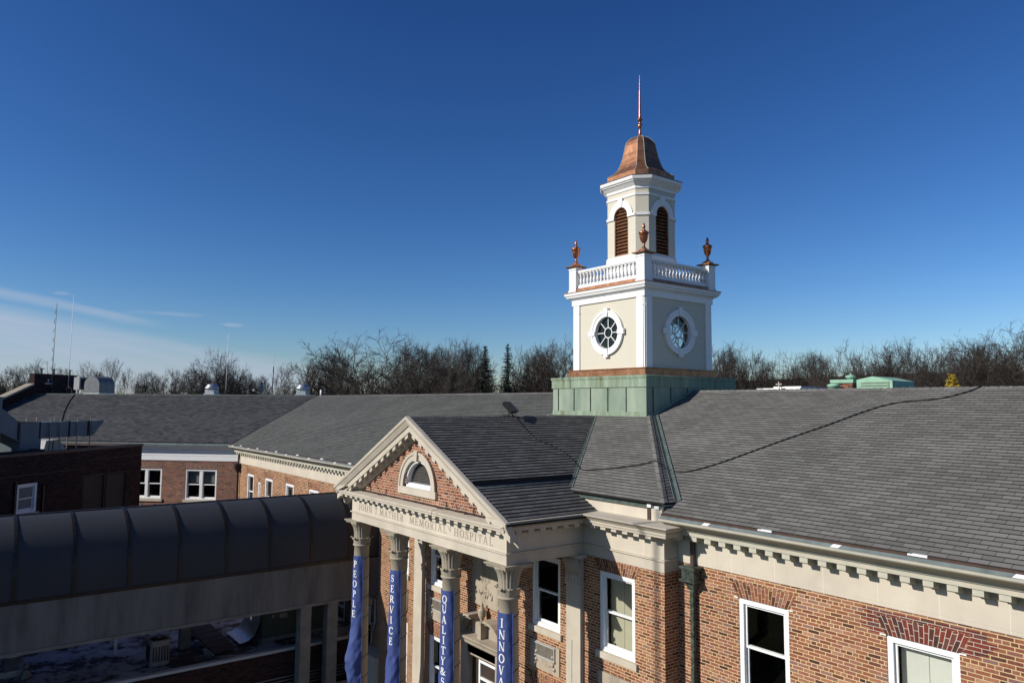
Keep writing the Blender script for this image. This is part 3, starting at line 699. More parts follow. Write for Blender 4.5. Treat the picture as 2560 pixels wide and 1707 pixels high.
# ---- door surround with broken pediment and urn, plaque above
mb = MB(TFP); mb.box(-1.1, -.72, -.01, .22, .9, 6.28); mb.box(.72, 1.1, -.01, .22, .9, 6.28)
tfp_sweep = [(-1.1, -.0), (-1.1, -.2), (1.1, -.2), (1.1, 0)]
mb.tf = None; mb.sweep(tfp_sweep, [(-.1, 6.0), (.0, 6.0), (.0, 6.22), (.04, 6.26), (.04, 6.3), (.18, 6.34), (.2, 6.42), (.25, 6.5), (.25, 6.54), (-.2, 6.56)])
mb.box(-1.0, 1.0, -.2, -.001, 5.95, 6.5)
dor = mb.build('door_surround', 'limestone_carved', hosp)
mb = MB()
for sx in (-1, 1):                       # swan-neck scrolls: heavy curved mouldings broken at the top
    c = [(1.24, 6.58), (1.20, 6.74), (1.10, 6.90), (.95, 7.03), (.76, 7.13), (.55, 7.18), (.36, 7.17)]
    for i in range(len(c)-1):
        a, b = c[i], c[i+1]; d = (b[0]-a[0], b[1]-a[1]); l = math.hypot(*d); nn = (d[1]/l, -d[0]/l)
        for (h0, h1, dp) in ((-.05, .02, -.44), (-.12, -.05, -.36), (-.20, -.12, -.20)):
            P_ = [(sx*(a[0]+nn[0]*h0), a[1]-abs(nn[1])*0+(-nn[1])*-h0), (sx*(a[0]+nn[0]*h1), a[1]+nn[1]*h1), (sx*(b[0]+nn[0]*h1), b[1]+nn[1]*h1), (sx*(b[0]+nn[0]*h0), b[1]+nn[1]*h0)]
            P_[0] = (sx*(a[0]+nn[0]*h0), a[1]+nn[1]*h0)
            mb.prism([(lambda t_, x=x, z=z: (x, t_, z)) for x, z in P_], dp, -.02)
mb.split('scroll', 'limestone_carved', dor)
mb = MB(); mb.box(-.09, .09, -.30, -.02, 6.55, 6.98); mb.box(-.12, .12, -.33, -.02, 6.98, 7.04)
mb.lathe(0, -.2, [(.06, 7.04), (.05, 7.09), (.09, 7.17), (.125, 7.28), (.11, 7.33), (.13, 7.36), (.07, 7.42), (.04, 7.47), (.055, 7.53), (.0, 7.62)], 14)
mb.box(-.7, .7, -.06, -.001, 6.55, 6.95); mb.build('urn', 'limestone_carved', dor)
mb = MB(TFP); mb.box(-.72, .72, -.02, .03, .9, 6.0); mb.build('door', 'louver_dark', dor)
mb = MB(TFP); ring(mb, -.30, .62, 4.9, 5.86, .08, .09, .032); ring(mb, -.30, .62, 5.30, 5.86, .07, .085, .032); mb.build('transom_frame', 'white_paint', dor)
mb = MB(TFP); mb.box(-.73, .73, -.01, .05, 7.44, 9.1); mb.box(-.62, .62, .05, .062, 7.6, 8.95); plq = mb.build('stone_plaque', 'limestone_carved', hosp)
mb = MB(TFP); rnd = random.Random(9)
for k in range(7):                       # carved drapery and leaves
    x = -.24+.07*k; mb.tube([(x+.03*math.sin(3*t_+k), .068, 8.95-.8*t_-.05*math.sin(k*2)) for t_ in [j/10 for j in range(11)]], .014, 5, r2=.006)
for k in range(14):
    x, z = rnd.uniform(-.42, .42), rnd.uniform(7.75, 8.05); a = rnd.uniform(0, 3.1)
    mb.tube([(x-.1*math.cos(a), .064, z-.08*math.sin(a)), (x, .085, z), (x+.1*math.cos(a), .064, z+.08*math.sin(a))], .012, 5)
mb.build('carving', 'limestone_carved', plq)
# ---- stepped shingle roofs
def clip(poly, fn):
    out = []
    for i in range(len(poly)):
        a, b = poly[i], poly[(i+1) % len(poly)]; fa, fb = fn(a), fn(b)
        if fa >= 0: out.append(a)
        if (fa > 0 > fb) or (fa < 0 < fb): t_ = fa/(fa-fb); out.append((a[0]+(b[0]-a[0])*t_, a[1]+(b[1]-a[1])*t_))
    return out
def shingle_roof(name, mat, parent, poly, zf, up, course=.142, butt=.011, thick=.05, seed=0, wave=.004):
    mb = MB(); sd = (-up[1], up[0]); T = [p[0]*up[0]+p[1]*up[1] for p in poly]; t0 = min(T); t1 = max(T)
    g = zf((up[0], up[1]))-zf((0, 0)); cs = 1/math.sqrt(1+g*g); hc = course*cs; k = 0
    while t0+k*hc < t1-1e-4:
        a, b = t0+k*hc, t0+(k+1)*hc
        q = clip(clip(poly, lambda p: p[0]*up[0]+p[1]*up[1]-a), lambda p: b-(p[0]*up[0]+p[1]*up[1]))
        if len(q) >= 3:
            def lift(p): return butt*(1-(p[0]*up[0]+p[1]*up[1]-a)/hc)
            def uvp(p): return (p[0]*sd[0]+p[1]*sd[1], (p[0]*up[0]+p[1]*up[1]-t0)/cs)
            mb.face([(p[0], p[1], zf(p)+lift(p)) for p in q], [uvp(p) for p in q])
            lo = [p for p in q if abs(p[0]*up[0]+p[1]*up[1]-a) < 1e-4]
            if len(lo) >= 2:
                lo.sort(key=lambda p: p[0]*sd[0]+p[1]*sd[1]); p, r_ = lo[0], lo[-1]
                zz = butt if k else thick
                mb.face([(p[0], p[1], zf(p)+butt-zz-.001), (r_[0], r_[1], zf(r_)+butt-zz-.001), (r_[0], r_[1], zf(r_)+butt), (p[0], p[1], zf(p)+butt)], [(p[0]*sd[0]+p[1]*sd[1], k*course+.001)]*2+[(r_[0]*sd[0]+r_[1]*sd[1], k*course+.001)]*2)
        k += 1
    return mb.build(name, mat, parent)
def cap_run(mb, A, B, w_, dA, dB, pitch=.145):      # overlapping ridge caps; dA, dB: offset vectors to either side
    A, B, dA, dB = map(Vector, (A, B, dA, dB)); n = int((B-A).length/pitch); d = (B-A)/n
    for k in range(n):
        p = A+d*k; q = A+d*(k+1.12); l0 = Vector((0, 0, .028)); l1 = Vector((0, 0, .012))
        mb.mesh([tuple(p+dA*w_+l0*.6), tuple(p+l0), tuple(p+dB*w_+l0*.6), tuple(q+dA*w_+l1*.6), tuple(q+l1), tuple(q+dB*w_+l1*.6), tuple(p+dA*w_), tuple(p), tuple(p+dB*w_)],
                [(0, 1, 4, 3), (1, 2, 5, 4), (0, 6, 7, 1), (1, 7, 8, 2)])
SLM = .427; zmain = lambda p: 11.04+SLM*(p[1]+.1)
RIDGE_Y = 6.83
EY = -.075
shingle_roof('roof', 'shingles_grey', hosp, [(6.95, EY), (30, EY), (30, RIDGE_Y), (1.8, RIDGE_Y), (1.8, 5.42), (6.95, .439)], zmain, (0, 1))['label'] = 'long grey shingle roof slope right of the tower'
VT = (-30.33, 6.83); VE = (-26.05, EY)
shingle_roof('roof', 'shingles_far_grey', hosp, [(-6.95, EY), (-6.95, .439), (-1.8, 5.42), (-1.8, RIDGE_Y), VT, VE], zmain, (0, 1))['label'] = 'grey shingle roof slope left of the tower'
shingle_roof('roof', 'shingles_grey', hosp, [(30, 13.75), (-34, 13.75), (-30.3, RIDGE_Y), (30, RIDGE_Y)], lambda p: 11.04+SLM*(13.75-p[1]), (0, -1))
zpav = lambda p: 11.27+.413*p[1]
shingle_roof('pavilion_roof', 'shingles_grey', hosp, [(-6.97, -.02), (6.97, -.02), (2.34, 4.62), (-2.34, 4.62)], zpav, (0, 1))
for sx in (-1, 1):
    zfac = lambda p: 11.27+.413*(6.95-abs(p[0]))
    shingle_roof('pavilion_roof', 'shingles_slate', hosp, [(sx*6.97, -.02), (sx*6.97, .43), (sx*2.31, 4.94), (sx*2.31, 4.65)], zfac, (-sx, 0))
zpor = lambda p: 13.12-.4958*abs(p[0])
for sx in (-1, 1):
    shingle_roof('portico_roof', 'shingles_slate', hosp, [(0, YP-.40), (sx*4.80, YP-.40), (sx*4.80, .11), (sx*3.87, .11), (sx*3.63, .12), (0, 4.48)], zpor, (-sx, 0), butt=.02)
mb = MB()
cap_run(mb, (2.33, RIDGE_Y, 14.0), (30, RIDGE_Y, 14.0), .17, (0, -.92, -.393), (0, .92, -.393), .19)
cap_run(mb, (-2.33, RIDGE_Y, 14.0), (-30, RIDGE_Y, 14.0), .14, (0, .92, -.393), (0, -.92, -.393), .19)
for sx in (1, -1): cap_run(mb, (sx*6.96, -.01, 11.27), (sx*2.34, 4.62, 13.18), .13, (-sx*.95, 0, -.0), (0, .95, 0), .15)
mb.split('ridge_caps', 'shingles_grey', hosp)
mb = MB(); cap_run(mb, (0, YP-.3, 13.125), (0, 4.3, 13.125), .13, (-.9, 0, -.44), (.9, 0, -.44)); mb.split('ridge_caps', 'shingles_slate', hosp)
# valley flashings, snow rail on the portico slope
def strip(mb, pts_l, pts_r): mb.face([pts_l[0], pts_l[1], pts_r[1], pts_r[0]])
mb = MB()
for sx in (-1, 1):
    for w0, w1 in ((.012, .06),):
        a = (0, 4.48); b = (3.63, .12)
        for off in ((.065, 0), (-.065, 0)):
            zf = zpav if off[0] > 0 else zpor
            P_ = [(sx*(a[0]+off[0]*.1+.02*0), a[1]), (sx*(b[0]+off[0]*.1), b[1]), (sx*(b[0]+off[0]), b[1]), (sx*(a[0]+off[0]), a[1])]
            mb.face([(p[0], p[1], zf(p)+.025) for p in P_])
    a, b = (2.31, 4.93), (6.96, .435)
    for dx, dy, zf in ((.06, .06, zmain), (-.06, -.02, zfac)):
        P_ = [(sx*(a[0]+dx*.1), a[1]+dy*.1), (sx*(b[0]+dx*.1), b[1]+dy*.1), (sx*(b[0]+dx), b[1]+dy), (sx*(a[0]+dx), a[1]+dy)]
        mb.face([(p[0], p[1], zf(p)+.03) for p in P_])
        mb.tube([(sx*(a[0]+dx), a[1]+dy, zf((sx*(a[0]+dx), a[1]+dy))+.03), (sx*(b[0]+dx), b[1]+dy, zf((sx*(b[0]+dx), b[1]+dy))+.03)], .012, 5)
mb.build('valley_flashing', 'copper_flashing', hosp)
mb = MB()
for sx in (1, -1):
    yb = lambda x: 4.48-(4.36/3.63)*x
    for (xa, xb_, ha, hb_) in ((3.25, 3.29, .035, .13), (3.29, 3.30, .13, .012)):
        P_ = [(sx*xa, YP-.32), (sx*xb_, YP-.32), (sx*xb_, yb(xb_)-.06), (sx*xa, yb(xa)-.06)]; H_ = (ha, hb_, hb_, ha)
        mb.face([(p[0], p[1], zpor(p)+h) for p, h in zip(P_, H_)])
mb.split('roof_gutter_rail', 'rubber_black', hosp)
mb = MB()
for sx in (1, -1): mb.tube([(sx*3.43, YP-.32, zpor((3.43, 0))+.022), (sx*3.43, .3, zpor((3.43, 0))+.022)], .016, 5)
mb.split('flashing_edge', 'copper_flashing', hosp)
# ---- parapet in front of the pavilion roof
mb = MB()
for sx in (-1, 1):
    x0, x1 = sorted((sx*3.6, sx*6.80)); mb.box(x0, x1, .12, .42, 10.80, 11.10)
    x0, x1 = sorted((sx*6.50, sx*6.83)); mb.box(x0, x1, .06, .50, 10.80, 11.103)
mb.split('parapet', 'limestone_frieze', hosp)
mb = MB()
for sx in (-1, 1):
    p_ = [(3.55, .10), (6.83, .10), (6.83, .75)]
    p_ = p_ if sx > 0 else [(-x, y) for x, y in p_[::-1]]
    mb.sweep(p_, [(-.15, 11.105), (.05, 11.105), (.06, 11.15), (.03, 11.16), (-.08, 11.25), (-.15, 11.25)])
mb.split('parapet_coping', 'copper_flashing', hosp)
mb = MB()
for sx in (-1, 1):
    x0, x1 = sorted((sx*6.36, sx*6.47)); mb.box(x0, x1, .07, .12, 10.82, 11.09)  # dark boxes added in place of the flagpole's shadow on the parapet
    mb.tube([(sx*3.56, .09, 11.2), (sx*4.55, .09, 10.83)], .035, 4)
mb.split('shade_box_and_flashing', 'copper_brown', hosp)
mb = MB()
for a, b, c_, d in ((6.40, 6.52, 11.12, 11.19), (6.62, 6.76, 11.10, 11.17), (3.6, 3.72, 11.24, 11.29), (6.86, 6.95, 11.20, 11.25)): mb.box(a, b, .02, .3, c_, d)
mb.split('sealant_patch', 'white_patch', hosp)
# ---- main wall entablature, gutter
for k_, path in enumerate(([(XB, YM), (30, YM)], [(-26.3, YM), (-XB, YM)])):
    mb = MB(); mb.sweep(path, [(-.05, 9.921), (.02, 9.921), (.02, 9.99), (.024, 9.992), (.024, 10.42)]); mb.build('frieze', 'limestone_frieze', hosp)
    mb = MB(); mb.sweep(path, [(-.02, 10.415), (.03, 10.415), (.055, 10.45), (.055, 10.602), (.335, 10.602), (.335, 10.69), (.37, 10.70), (.385, 10.74), (.47, 10.80), (.62, 10.865), (.66, 10.875), (.685, 10.90), (.69, 10.935), (.66, 10.942), (-.05, 10.945)])
    cor_ = mb.build('cornice', 'limestone_cornice', hosp)
    mb = MB(); x = (7.62 if k_ == 0 else -25.9)
    while x < path[1][0]-.2:
        if k_ == 0 and x < 16.5: modillion(cor_, x, YM, 0, -1, 10.475, MODM, 'limestone_cornice')
        else: add_mod(mb, x, YM, 0, -1, 10.475, MODM, .083)
        x += .3795
    tag(mb.build('modillions', 'limestone_cornice', hosp), kind='stuff')
    mb = MB(); mb.sweep(path, [(.662, 10.947), (.595, 11.0)]); mb.build('gutter', 'copper_gutter', hosp)
    mb = MB(); mb.sweep(path, [(.594, 10.985), (.60, 11.045), (.5, 11.06)]); mb.build('drip_edge', 'copper_brown', hosp)
    mb = MB(); rnd = random.Random(3+k_)
    x = 8.22 if k_ == 0 else -25.6; i = 0
    while x < min(path[1][0], 26):
        if i % 2 == 0: mb.mesh([(x-.10, YM-.668, 10.950), (x+.06, YM-.668, 10.950), (x+.10, YM-.604, 11.003), (x-.06, YM-.604, 11.003)], [(0, 1, 2, 3)])
        else: mb.box(x-.12, x+.12, YM-.615, YM-.55, 11.02, 11.062); mb.box(x-.2, x-.1, YM-.612, YM-.57, 11.02, 11.05)
        x += 1.45; i += 1
    mb.split('sealant_patch', 'white_patch', hosp)
# ---- downpipe with leader head
def downpipe(parent, tf, x, brown='leader_copper', top=10.5):
    mb = MB(tf); mb.box(x-.045, x+.045, .07, .155, 0, 9.40); dp = mb.build('downpipe', brown, parent)
    mb = MB(tf); mb.box(x-.17, x+.17, .02, .28, 9.60, 9.86)
    for z0, z1, e in ((9.855, 9.90, .05), (9.83, 9.856, .025), (9.60, 9.625, .025), (9.575, 9.602, .05)): mb.box(x-.17-e, x+.17+e, .015, .28+e, z0, z1)
    v = [(x-.16, .03, 9.576), (x+.16, .03, 9.576), (x+.16, .27, 9.576), (x-.16, .27, 9.576), (x-.06, .06, 9.38), (x+.06, .06, 9.38), (x+.06, .165, 9.38), (x-.06, .165, 9.38)]
    mb.mesh(v, [(0, 1, 5, 4), (1, 2, 6, 5), (2, 3, 7, 6), (3, 0, 4, 7), (4, 5, 6, 7)])
    for k in range(6): a = k*math.pi/3; mb.tube([(x, .283, 9.73), (x+.05*math.cos(a), .29, 9.73+.05*math.sin(a)), (x+.1*math.cos(a), .283, 9.73+.07*math.sin(a))], .012, 4)
    ring(mb, x-.15, x+.15, 9.64, 9.82, .016, .292, .278); mb.build('leader_head', brown, dp)
    mb = MB(tf); mb.box(x-.04, x+.045, .06, .14, 9.88, top); mb.build('upper_pipe', 'copper_brown', dp)
downpipe(hosp, TFM, 7.42); downpipe(hosp, TFM, -26.15, 'black_metal')
# ---- plain back and ends
mb = MB(); mb.face([(30, 13.2, 0), (-26, 13.2, 0), (-26, 13.2, 11), (30, 13.2, 11)]); mb.face([(30, YM, 0), (30, 13.2, 0), (30, 13.2, 11), (30, 6.83, 13.9), (30, YM, 11)]); mb.build('brick_wall', 'brick_buff_mortar', hosp)

# ================================================================== hospital wing (canted 45 degrees)
WO = np.array([-26.3, .5, 0.0]); WU = np.array([-C45, -C45, 0.0]); WNV = np.array([C45, -C45, 0.0])
def TFW(s, q, z): return tuple(WO+WU*s+WNV*q+np.array([0, 0, z]))
wing = thing('hospital_wing', 'angled brick wing with white cornice, paired sash windows and dark shingle roof', 'building', (-34, -7, 0))
SG = 20.2
PAIRS = [(1.41, 3.42), (4.95, 6.96), (8.5, 10.5), (12.0, 14.0), (15.5, 17.5)]
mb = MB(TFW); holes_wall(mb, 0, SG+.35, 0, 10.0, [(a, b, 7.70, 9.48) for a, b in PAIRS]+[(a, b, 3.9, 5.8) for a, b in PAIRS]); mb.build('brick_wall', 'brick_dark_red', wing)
for i, (a, b) in enumerate(PAIRS):
    window(wing, TFW, a, b, 7.70, 9.48, blind='blind_grey' if i == 0 else None, blind_z=.55, double=True, fw=.085, label='paired sash window with half lowered grey blinds' if i == 0 else None)
    if i < 3: window(wing, TFW, a, b, 3.9, 5.8, double=True, fw=.085)
    jack_arch(wing, TFW, a, b, 9.483, .36, 'brick_soldier_patch', .05)
CP = [TFW(SG, 0, 0)[:2], TFW(.0, 0, 0)[:2]]
mb = MB(); mb.sweep(CP, [(-.05, 10.0), (.04, 10.0), (.04, 10.27), (.05, 10.28), (.05, 10.44), (.07, 10.5), (.15, 10.52), (.15, 10.62), (.18, 10.64), (.24, 10.69), (.38, 10.85), (.40, 10.86), (.40, 10.88)]); mb.build('cornice', 'white_paint', wing)
mb = MB(); mb.sweep(CP, [(.39, 10.88), (.45, 10.885), (.46, 10.98), (.45, 11.09), (.3, 11.12)]); mb.build('gutter', 'copper_gutter', wing)
zw_ = lambda p: 11.06+.373*(.6-((p[0]-WO[0])*WNV[0]+(p[1]-WO[1])*WNV[1]))
def wp(s, q): return TFW(s, q, 0)[:2]
QR = -7.33
shingle_roof('roof', 'shingles_charcoal', wing, [wp(.31, .47), wp(SG, .47), wp(SG, QR), wp(-1.62, QR)], zw_, (-WNV[0], -WNV[1]))
mb = MB(TFW); mb.box(-1.6, SG, QR-.12, QR+.10, 13.90, 14.05); mb.build('copper_ridge', 'copper_flashing', wing)
mb = MB(TFW); mb.box(-1.9, SG+.3, -16, QR-.1, 13.4, 13.93); mb.build('flat_roof', 'snowy_roof', wing)
mb = MB(TFW); mb.face([(0, -15.9, 0), (SG+.35, -15.9, 0), (SG+.35, -15.9, 13.5), (0, -15.9, 13.5)]); mb.face([(SG+.35, 0, 0), (SG+.35, -15.9, 0), (SG+.35, -15.9, 14), (SG+.35, -7, 14), (SG+.35, 0, 11)]); mb.build('brick_wall', 'brick_dark_red', wing)
mb = MB(TFW)                                   # raised gable with coping and the tall wall behind
pg = [(.5, 0), (.5, 11.6), (QR+.1, 14.65), (QR+.1, 15.46), (-11.5, 15.46), (-11.5, 0)]
mb.prism([(lambda t_, q=q, z=z: (t_, q, z)) for q, z in pg], SG, SG+.42); gab = mb.build('gable_wall', 'brick_umber', wing)
mb = MB(TFW); mb.prism([(lambda t_, q=q, z=z: (t_, q, z)) for q, z in [(.62, 11.55), (.62, 11.68), (QR+.2, 14.78), (QR+.2, 14.64)]], SG-.10, SG+.55); mb.build('coping', 'limestone_weathered', gab)
mb = MB(TFW); mb.box(SG-.04, SG+.46, -11.54, QR+.14, 15.46, 15.54); mb.build('cap', 'copper_brown', gab)
mb = MB(TFW); mb.box(SG-.10, SG-.001, -8.9, -8.2, 14.75, 14.86); mb.box(SG-.09, SG-.001, -8.56, -8.46, 14.95, 15.15); mb.build('bracket', 'pale_grey_paint', gab)
# the valley caps between the wing and the main roof
mb = MB(); mb.tube([(VE[0], VE[1], 11.07), (VT[0], VT[1], 14.0)], .045, 5); mb.build('valley', 'shingles_charcoal', wing)

# ================================================================== dark brick block before the wing
blk = thing('brick_block', 'dark flat-roofed brick block in shade left of the wing, with louvres', 'building', TFW(8, 12, 0))
SB = 2.2
def TFB(a, d, z): return TFW(SB-d, a, z)      # face looking back towards the portico; a = distance from the wing
mb = MB(TFB); LV = [(7.08, 8.55, 7.6, 10.04), (8.66, 10.12, 7.6, 10.06)]; WB = (12.86, 13.92, 8.85, 10.06)
holes_wall(mb, 6.0, 24, 0, 11.22, LV+[WB], depth=.14)
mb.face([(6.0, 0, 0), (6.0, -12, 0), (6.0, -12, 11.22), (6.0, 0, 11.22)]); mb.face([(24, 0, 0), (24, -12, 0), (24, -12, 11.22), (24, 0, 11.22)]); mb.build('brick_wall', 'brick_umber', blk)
mb = MB(TFB); mb.box(5.95, 24.05, -.3, .04, 11.22, 11.33); mb.box(5.95, 6.3, -12.05, -.3, 11.22, 11.33); mb.build('coping', 'copper_brown', blk)
mb = MB(TFB); mb.box(6.3, 23.7, -12, -.3, 10.7, 10.95); mb.build('roof', 'snowy_roof', blk)
mb = MB(TFB); mb.box(10.0, 24, -.001, .012, 10.40, 10.43); mb.box(6.0, 10.0, -.001, .012, 10.75, 10.775); mb.build('string_line', 'louver_dark', blk)
for a, b, z0, z1 in LV:
    mb = MB(TFB); ring(mb, a, b, z0, z1, .05, -.01, -.10)
    k = 0
    while z0+.05+k*.12 < z1-.12: mb.box(a+.05, b-.05, -.10, -.035, z0+.06+k*.12, z0+.085+k*.12); mb.box(a+.05, b-.05, -.11, -.10, z0+.06+k*.12, z0+.18+k*.12); k += 1
    mb.build('louver', 'duct_dark', blk)
window(blk, TFB, *WB, blind=None, pane='blind_grey', label='white sash window set in the dark brick wall', fw=.11)
mb = MB(TFB); mb.box(12.55, 12.63, .0, .09, 0, 9.9); mb.box(14.05, 14.12, 0, .09, 0, 10.2); mb.build('pipe', 'black_metal', blk)
# rooftop plant on the block
duct = thing('air_duct', 'grey-blue sheet metal duct with slanted open end on the dark brick block', 'duct', TFB(10, -1.2, 10.95))
DS = -1.2
def duct_run(mb, a0, a1, z0, z1, d0, d1, slant=0.0):
    v = [(a0, d0, z1), (a0+slant, d0, z0), (a0+slant, d1, z0), (a0, d1, z1), (a1, d0, z1), (a1, d0, z0), (a1, d1, z0), (a1, d1, z1)]
    mb.mesh(v, [(0, 1, 2, 3), (4, 7, 6, 5), (0, 4, 5, 1), (1, 5, 6, 2), (2, 6, 7, 3), (3, 7, 4, 0)])
mb = MB(TFB); duct_run(mb, 7.35, 12.7, 11.84, 12.55, DS, DS-1.1, .75); mb.build('duct_body', 'duct_paint', duct)
mb = MB(TFB)
for a in (8.35, 8.5, 9.75, 11.55, 12.72): mb.box(a-.035, a+.035, DS-1.14, DS+.035, 11.82, 12.58)
mb.split('flange', 'rubber_black', duct)
mb = MB(TFB); mb.prism([(lambda t_, a=a, z=z: (a, t_, z)) for a, z in [(11.45, 11.05), (12.62, 11.05), (12.62, 12.55), (11.45, 12.55)]], DS-1.08, DS+.02)
mb.prism([(lambda t_, a=a, z=z: (a, t_, z)) for a, z in [(12.66, 11.75), (12.66, 12.55), (13.75, 13.25), (13.75, 12.2)]], DS-1.05, DS); mb.build('duct_elbow', 'duct_paint', duct)
mb = MB(TFB)
for a in (8.42, 10.4, 11.0, 9.3): mb.box(a-.016, a+.016, DS+.04, DS+.075, 10.95, 12.66); mb.box(a-.016, a+.016, DS-1.18, DS-1.145, 10.95, 12.76)
mb.split('support_post', 'zinc_dull', duct)
ahu = thing('air_handler', 'tall grey-blue air handling cabinet at the left picture edge', 'ventilation unit', TFB(15, -1.2, 10.95))
mb = MB(TFB); mb.box(13.7, 17.5, DS-2.5, DS+.05, 11.35, 13.62); mb.build('cabinet', 'duct_paint', ahu)
mb = MB(TFB); mb.box(13.65, 17.5, DS-2.5, DS+.08, 13.60, 13.66); mb.box(14.5, 14.56, DS+.04, DS+.07, 11.5, 13.5); mb.build('trim', 'duct_paint', ahu)
mb = MB(TFB); mb.box(12.0, 17.5, -.62, -.5, 11.0, 11.40); mb.box(12.0, 17.5, -2.6, -2.48, 11.0, 11.40); mb.box(12.0, 12.12, -2.48, -.62, 11.0, 11.40); mb.box(11.6, 17.5, -.9, -.4, 10.96, 11.2); mb.build('support_frame', 'rubber_black', ahu)
# low white-roofed plant between the block and the wing, seen over the block's coping
low = thing('rooftop_hatch', 'pale metal hatch with sloping lid behind the dark brick block roof edge', 'roof hatch', TFB(8.4, -2.6, 10.95))
mb = MB(TFB); mb.prism([(lambda t_, a=a, z=z: (a, t_, z)) for a, z in [(8.2, 10.95), (9.9, 10.95), (9.7, 11.62), (8.9, 11.66)]], -3.4, -2.4); mb.build('lid', 'pale_grey_paint', low)
mb = MB(TFB); mb.box(8.1, 10.0, -3.5, -2.3, 10.951, 11.12); mb.build('curb', 'white_paint', low)

# ---- things standing on the wing's flat roof
def whip(name, label, s, q, z0, z1, r, mat, group=None, dip=False):
    t = thing(name, label, 'antenna', TFW(s, q, z0), group)
    mb = MB(TFW); mb.tube([(s, q, z0), (s, q, z0+.35*(z1-z0)), (s-.03, q, z1)], r, 6, r2=r*.6); mb.build('mast', mat, t)
    if dip:
        mb = MB(TFW); k = 0; z = z0+1.1
        while z < z1-.1: mb.tube([(s, q, z), (s+.10, q, z+.02), (s+.10, q, z+.26), (s+.02, q, z+.3)], .02, 5); z += .72
        mb.split('dipole', 'zinc_dull', t)
    mb = MB(TFW); mb.box(s-.05, s+.05, q-.05, q+.05, z0-.3, z0+.45); mb.box(s-.25, s+.12, q-.02, q+.02, z0+.38, z0+.44); mb.build('bracket', 'black_metal', t)
    return t
whip('dipole_antenna', 'dark tall antenna with stacked dipole loops above the brick gable wall', SG-.15, -8.75, 14.0, 20.95, .034, 'zinc_dull', dip=True)
whip('whip_antenna', 'tallest thin white whip antenna, right of the dipole antenna', SG-.15, -10.45, 14.0, 21.85, .026, 'white_paint')
whip('whip_antenna', 'slim white whip antenna in front of the lone round-crowned tree', 5.4, -7.75, 13.93, 18.45, .02, 'white_paint')
whip('whip_antenna', 'short stub antenna on the gable wall left of the dipole antenna', SG+.2, -8.1, 15.5, 16.05, .03, 'white_paint')
whip('whip_antenna', 'short stub antenna between the two tall gable wall antennas', SG+.2, -9.3, 15.5, 15.95, .025, 'black_metal')
whip('whip_antenna', 'short stub antenna just right of the tallest white whip', SG+.2, -10.95, 15.5, 16.0, .03, 'zinc_dull')
t = thing('guyed_mast', 'thin dark mast with guy wires between dish and round roof vent', 'antenna', TFW(1.9, -7.75, 13.93))
mb = MB(TFW); mb.tube([(1.9, -7.75, 13.9), (1.84, -7.75, 16.05)], .035, 6); mb.build('mast', 'black_metal', t)
mb = MB(TFW); mb.tube([(1.84, -7.75, 16.0), (1.82, -7.75, 16.8)], .008, 4); mb.box(1.70, 1.94, -7.77, -7.73, 16.78, 16.80); mb.build('aerial', 'pale_grey_paint', t)
mb = MB(TFW)
for ds, dq in ((-.8, .3), (.9, .3), (0, -1.2)): mb.tube([(1.85, -7.75, 15.9), (1.85+ds, -7.75+dq, 13.95)], .005, 3)
mb.build('guy_wire', 'zinc_dull', t)
def roof_vent(label, s, grp='mushroom roof vents'):
    t = thing('roof_vent', label, 'roof vent', TFW(s, -7.9, 13.93), grp)
    mb = MB(TFW); mb.box(s-.42, s+.42, -8.3, -7.5, 13.93, 14.12); mb.box(s-.34, s+.34, -8.24, -7.56, 14.12, 14.42); mb.build('housing', 'galvanized', t)
    mb = MB(); c_ = TFW(s, -7.9, 0); mb.lathe(c_[0], c_[1], [(.40, 14.42), (.47, 14.45), (.47, 14.60), (.40, 14.63), (.36, 14.66), (.36, 14.74), (.25, 14.80), (.0, 14.82)], 20); mb.build('hood', 'galvanized', t)
roof_vent('silver mushroom vent on the dark roof ridge beside the slim white whip', 6.55); roof_vent('silver mushroom vent where the dark roof meets the grey roof', -.33)
t = thing('satellite_dish', 'dark satellite dish seen edge-on behind the roof ridge', 'satellite dish', TFW(2.9, -8.2, 13.93))
mb = MB(TFW)
n = 18; v = []; f = []
for k in range(n):
    a = 2*math.pi*k/n
    for j, (r, d) in enumerate(((.0, .10), (.25, .075), (.46, .0), (.47, -.02))): v.append((2.9+(-.25)*r*math.cos(a)-d*.9, -8.2+r*.9*math.cos(a)-d*.2, 14.55+r*math.sin(a)))
for k in range(n):
    for j in range(3): q_ = (k+1) % n; f.append((k*4+j, q_*4+j, q_*4+j+1, k*4+j+1))
mb.mesh(v, f, True); mb.build('reflector', 'duct_paint', t)
mb = MB(TFW); mb.tube([(2.95, -8.2, 14.12), (3.45, -8.1, 14.36)], .022, 5); mb.box(3.40, 3.52, -8.15, -8.03, 14.33, 14.45); mb.tube([(2.85, -8.2, 13.9), (2.85, -8.2, 14.5)], .03, 6); mb.build('feed_arm', 'pale_grey_paint', t)
mb = MB(TFW); mb.tube([(-1.8, -7.6, 13.9), (-1.8, -7.6, 14.42)], .07, 10); tag(mb.build('vent_pipe', 'white_paint', None), 'short white vent pipe at the valley end of the dark roof', 'pipe')
t = thing('exhaust_hood', 'rounded galvanized exhaust hood with mesh end on the roof', 'exhaust hood', TFW(15.6, -8.6, 13.93))
